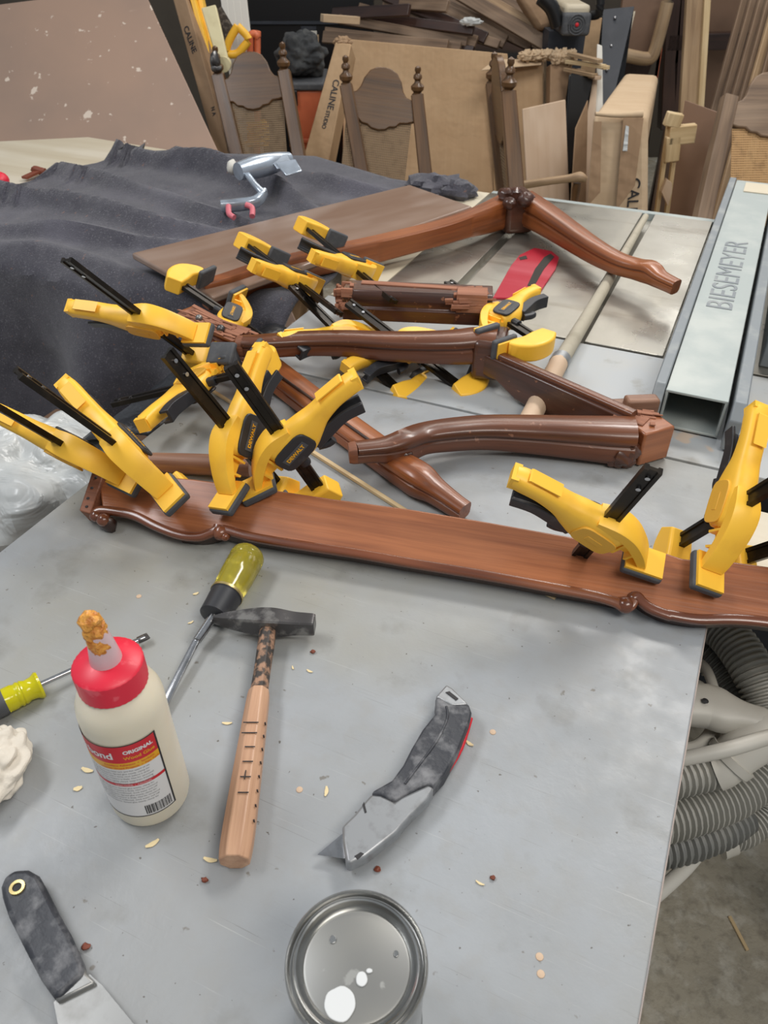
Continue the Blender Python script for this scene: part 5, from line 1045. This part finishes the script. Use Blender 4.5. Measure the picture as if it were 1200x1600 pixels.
# ---------------------------------------------------------------- cane back chairs
def chair(label, TLp, TRp, BLp, BRp, Yt, Yb, cw=1.0, arm=False, finials=True, m='walnut', canem='cane', dYr=0.0):
    TL = UY(*TLp, Yt); TR = UY(*TRp, Yt + dYr); B1_ = UY(*BLp, Yb); B2_ = UY(*BRp, Yb + dYr)
    root = thing('cane_back_chair', label, 'chair', V(((B1_.x + B2_.x) / 2, Yb, 0)))
    zs = .42; S1 = ext(TL, B1_, zs); S2 = ext(TR, B2_, zs)
    x = (TR - TL); Wd = x.length; dn = (S1 - TL).normalized(); n = x.normalized().cross(dn).normalized(); n = -n if n.y > 0 else n; up = n.cross(x.normalized()); up = -up if up.z < 0 else up
    for a, s in ((TL, S1), (TR, S2)):
        ft = V((s.x, s.y + .04, .005))
        mb = MB(); mb.sweep([a, a.lerp(s, .5), s, ft], [(.046, .040), (.050, .044), (.052, .046), (.036, .036)], SQR, V((0, 1, 0)), 3); ps = mb.build('back_post', M[m], root)
        if finials: mb = MB(); mb.lathe([(.014, 0), (.018, .004), (.012, .010), (.020, .018), (.021, .028), (.010, .038), (.009, .044), (.014, .050), (.013, .058), (.007, .064), (.010, .072), (.009, .080), (0, .085)], 16, Matrix.Translation(a) @ Matrix.Scale(1.15, 4)); mb.build('finial', M[m], ps)
    F_ = frame(TL + x * .0, x, n)       # x across, y up/down, z towards the viewer
    sg = 1 if (F_ @ V((0, 1, 0)) - TL).z > 0 else -1
    w_ = Wd; up_ = [(.0, -.015), (.08, -.022), (.15, -.015), (.20, .005), (.24, .040), (.31, .070), (.40, .084), (.5, .088), (.60, .084), (.69, .070), (.76, .040), (.80, .005), (.85, -.015), (.92, -.022), (1.0, -.015)]
    lo_ = [(1.0, -.105), (.9, -.115), (.8, -.118), (.74, -.135), (.66, -.138), (.6, -.150), (.5, -.155), (.4, -.150), (.34, -.138), (.26, -.135), (.2, -.118), (.1, -.115), (.0, -.105)]
    k = w_ / .30
    mb = MB(); mb.prism([(p[0] * w_, sg * p[1] * k) for p in up_ + lo_], -.012, .012, F_); mb.build('crest_panel', M[m], root, bevel=.004)
    H_ = (S1 - TL).length - .03; mb = MB(); nx = 34; ny = int(nx * (H_ - .1) / w_)
    for i in range(nx + 1): mb.box((w_ * (.05 + .9 * i / nx), sg * -(.1 + H_) / 2, 0), (.0044, H_ - .1, .0015), F_)
    for j in range(ny + 1): mb.box((w_ / 2, sg * -(.1 + (H_ - .1) * j / ny), .001), (w_ * .92, .0044, .0015), F_)
    mb.build('cane_panel', M[canem], root, smooth=False)
    mb = MB(); mb.box((w_ / 2, sg * -(H_ - .02), 0), (w_, .04, .026), F_); mb.build('lower_rail', M[m], root, bevel=.004)
    fy = n * .42; fy.z = 0; sc = (S1 + S2) / 2 + fy * .5
    FX = frame(V((sc.x, sc.y, zs)), V((x.x, x.y, 0)), Z1)
    mb = MB(); mb.box((0, 0, 0), (Wd * 1.25, .43, .07), FX); mb.build('seat', M['tabletop'], root, bevel=.02, seg=3)
    for sx in (-1, 1):
        ft = FX @ V((sx * Wd * .55, -.19 if (FX @ V((0, -1, 0)) - V((sc.x, sc.y, zs))).dot(fy) > 0 else .19, -.03)); mb = MB(); mb.lathe([(.014, .002), (.018, .03), (.014, .06), (.02, .2), (.022, ft.z - .06), (.02, ft.z)], 14, Matrix.Translation((ft.x, ft.y, 0))); mb.build('front_leg', M[m], root)
    return root, n, TL, TR
chair('brown cane-back chair at the left behind the blanket, with yellow netting seen through it', (341, 118), (444, 112), (372, 248), (468, 248), 3.28, 3.15)
chair('brown cane-back chair in the middle, in front of the large flat carton', (541, 134), (652, 150), (568, 282), (666, 284), 3.15, 3.02)
ar, n_, tl_, tr_ = chair('brown cane-back armchair seen from the side, right of centre', (769, 132), (794, 146), (786, 290), (806, 300), 2.95, 2.80, arm=True, dYr=-.32)
mb = MB(); A = UY(806, 291, 2.62); mb.sweep([A, UY(850, 284, 2.60), UY(888, 279, 2.58), UY(906, 276, 2.57), UY(914, 280, 2.57)], [(.032, .024), (.03, .022), (.032, .022), (.042, .026), (.03, .02)], RND, n=4); mb.build('armrest', M['strip2'], ar)
mb = MB(); A = UY(902, 286, 2.58); mb.lathe([(.012, .35), (.018, .45), (.012, A.z - .10), (.017, A.z - .08), (.010, A.z - .06), (.014, A.z - .02), (.012, A.z)], 14, Matrix.Translation((A.x, A.y, 0))); mb.build('arm_support', M['walnut'], ar)
chair('cane-back chair at the right edge, pale dusty frame, leaning by the mouldings', (1140, 152), (1262, 150), (1098, 335), (1215, 345), 2.75, 2.55, finials=False, m='strip', canem='cane2')
mb = MB()
for i in range(9):
    a = i * .7; mb.tube([UY(387 + 4 * math.sin(a), 224, 3.45) + V((0, .0, 0)), UY(389 + i * 3.4, 205, 3.45 + .02 * math.sin(a)), UY(390 + i * 3, 190 + 3 * math.sin(a), 3.45)], .004, 3)
for j in range(8): mb.tube([UY(387, 228 - j * 5, 3.44), UY(402, 226 - j * 5, 3.42), UY(420, 228 - j * 5, 3.44)], .004, 2)
o = mb.build('yellow_netting', M['yellow']); tag(o, 'yellow netting bundle seen through the left chair back', 'netting'); o['kind'] = 'stuff'
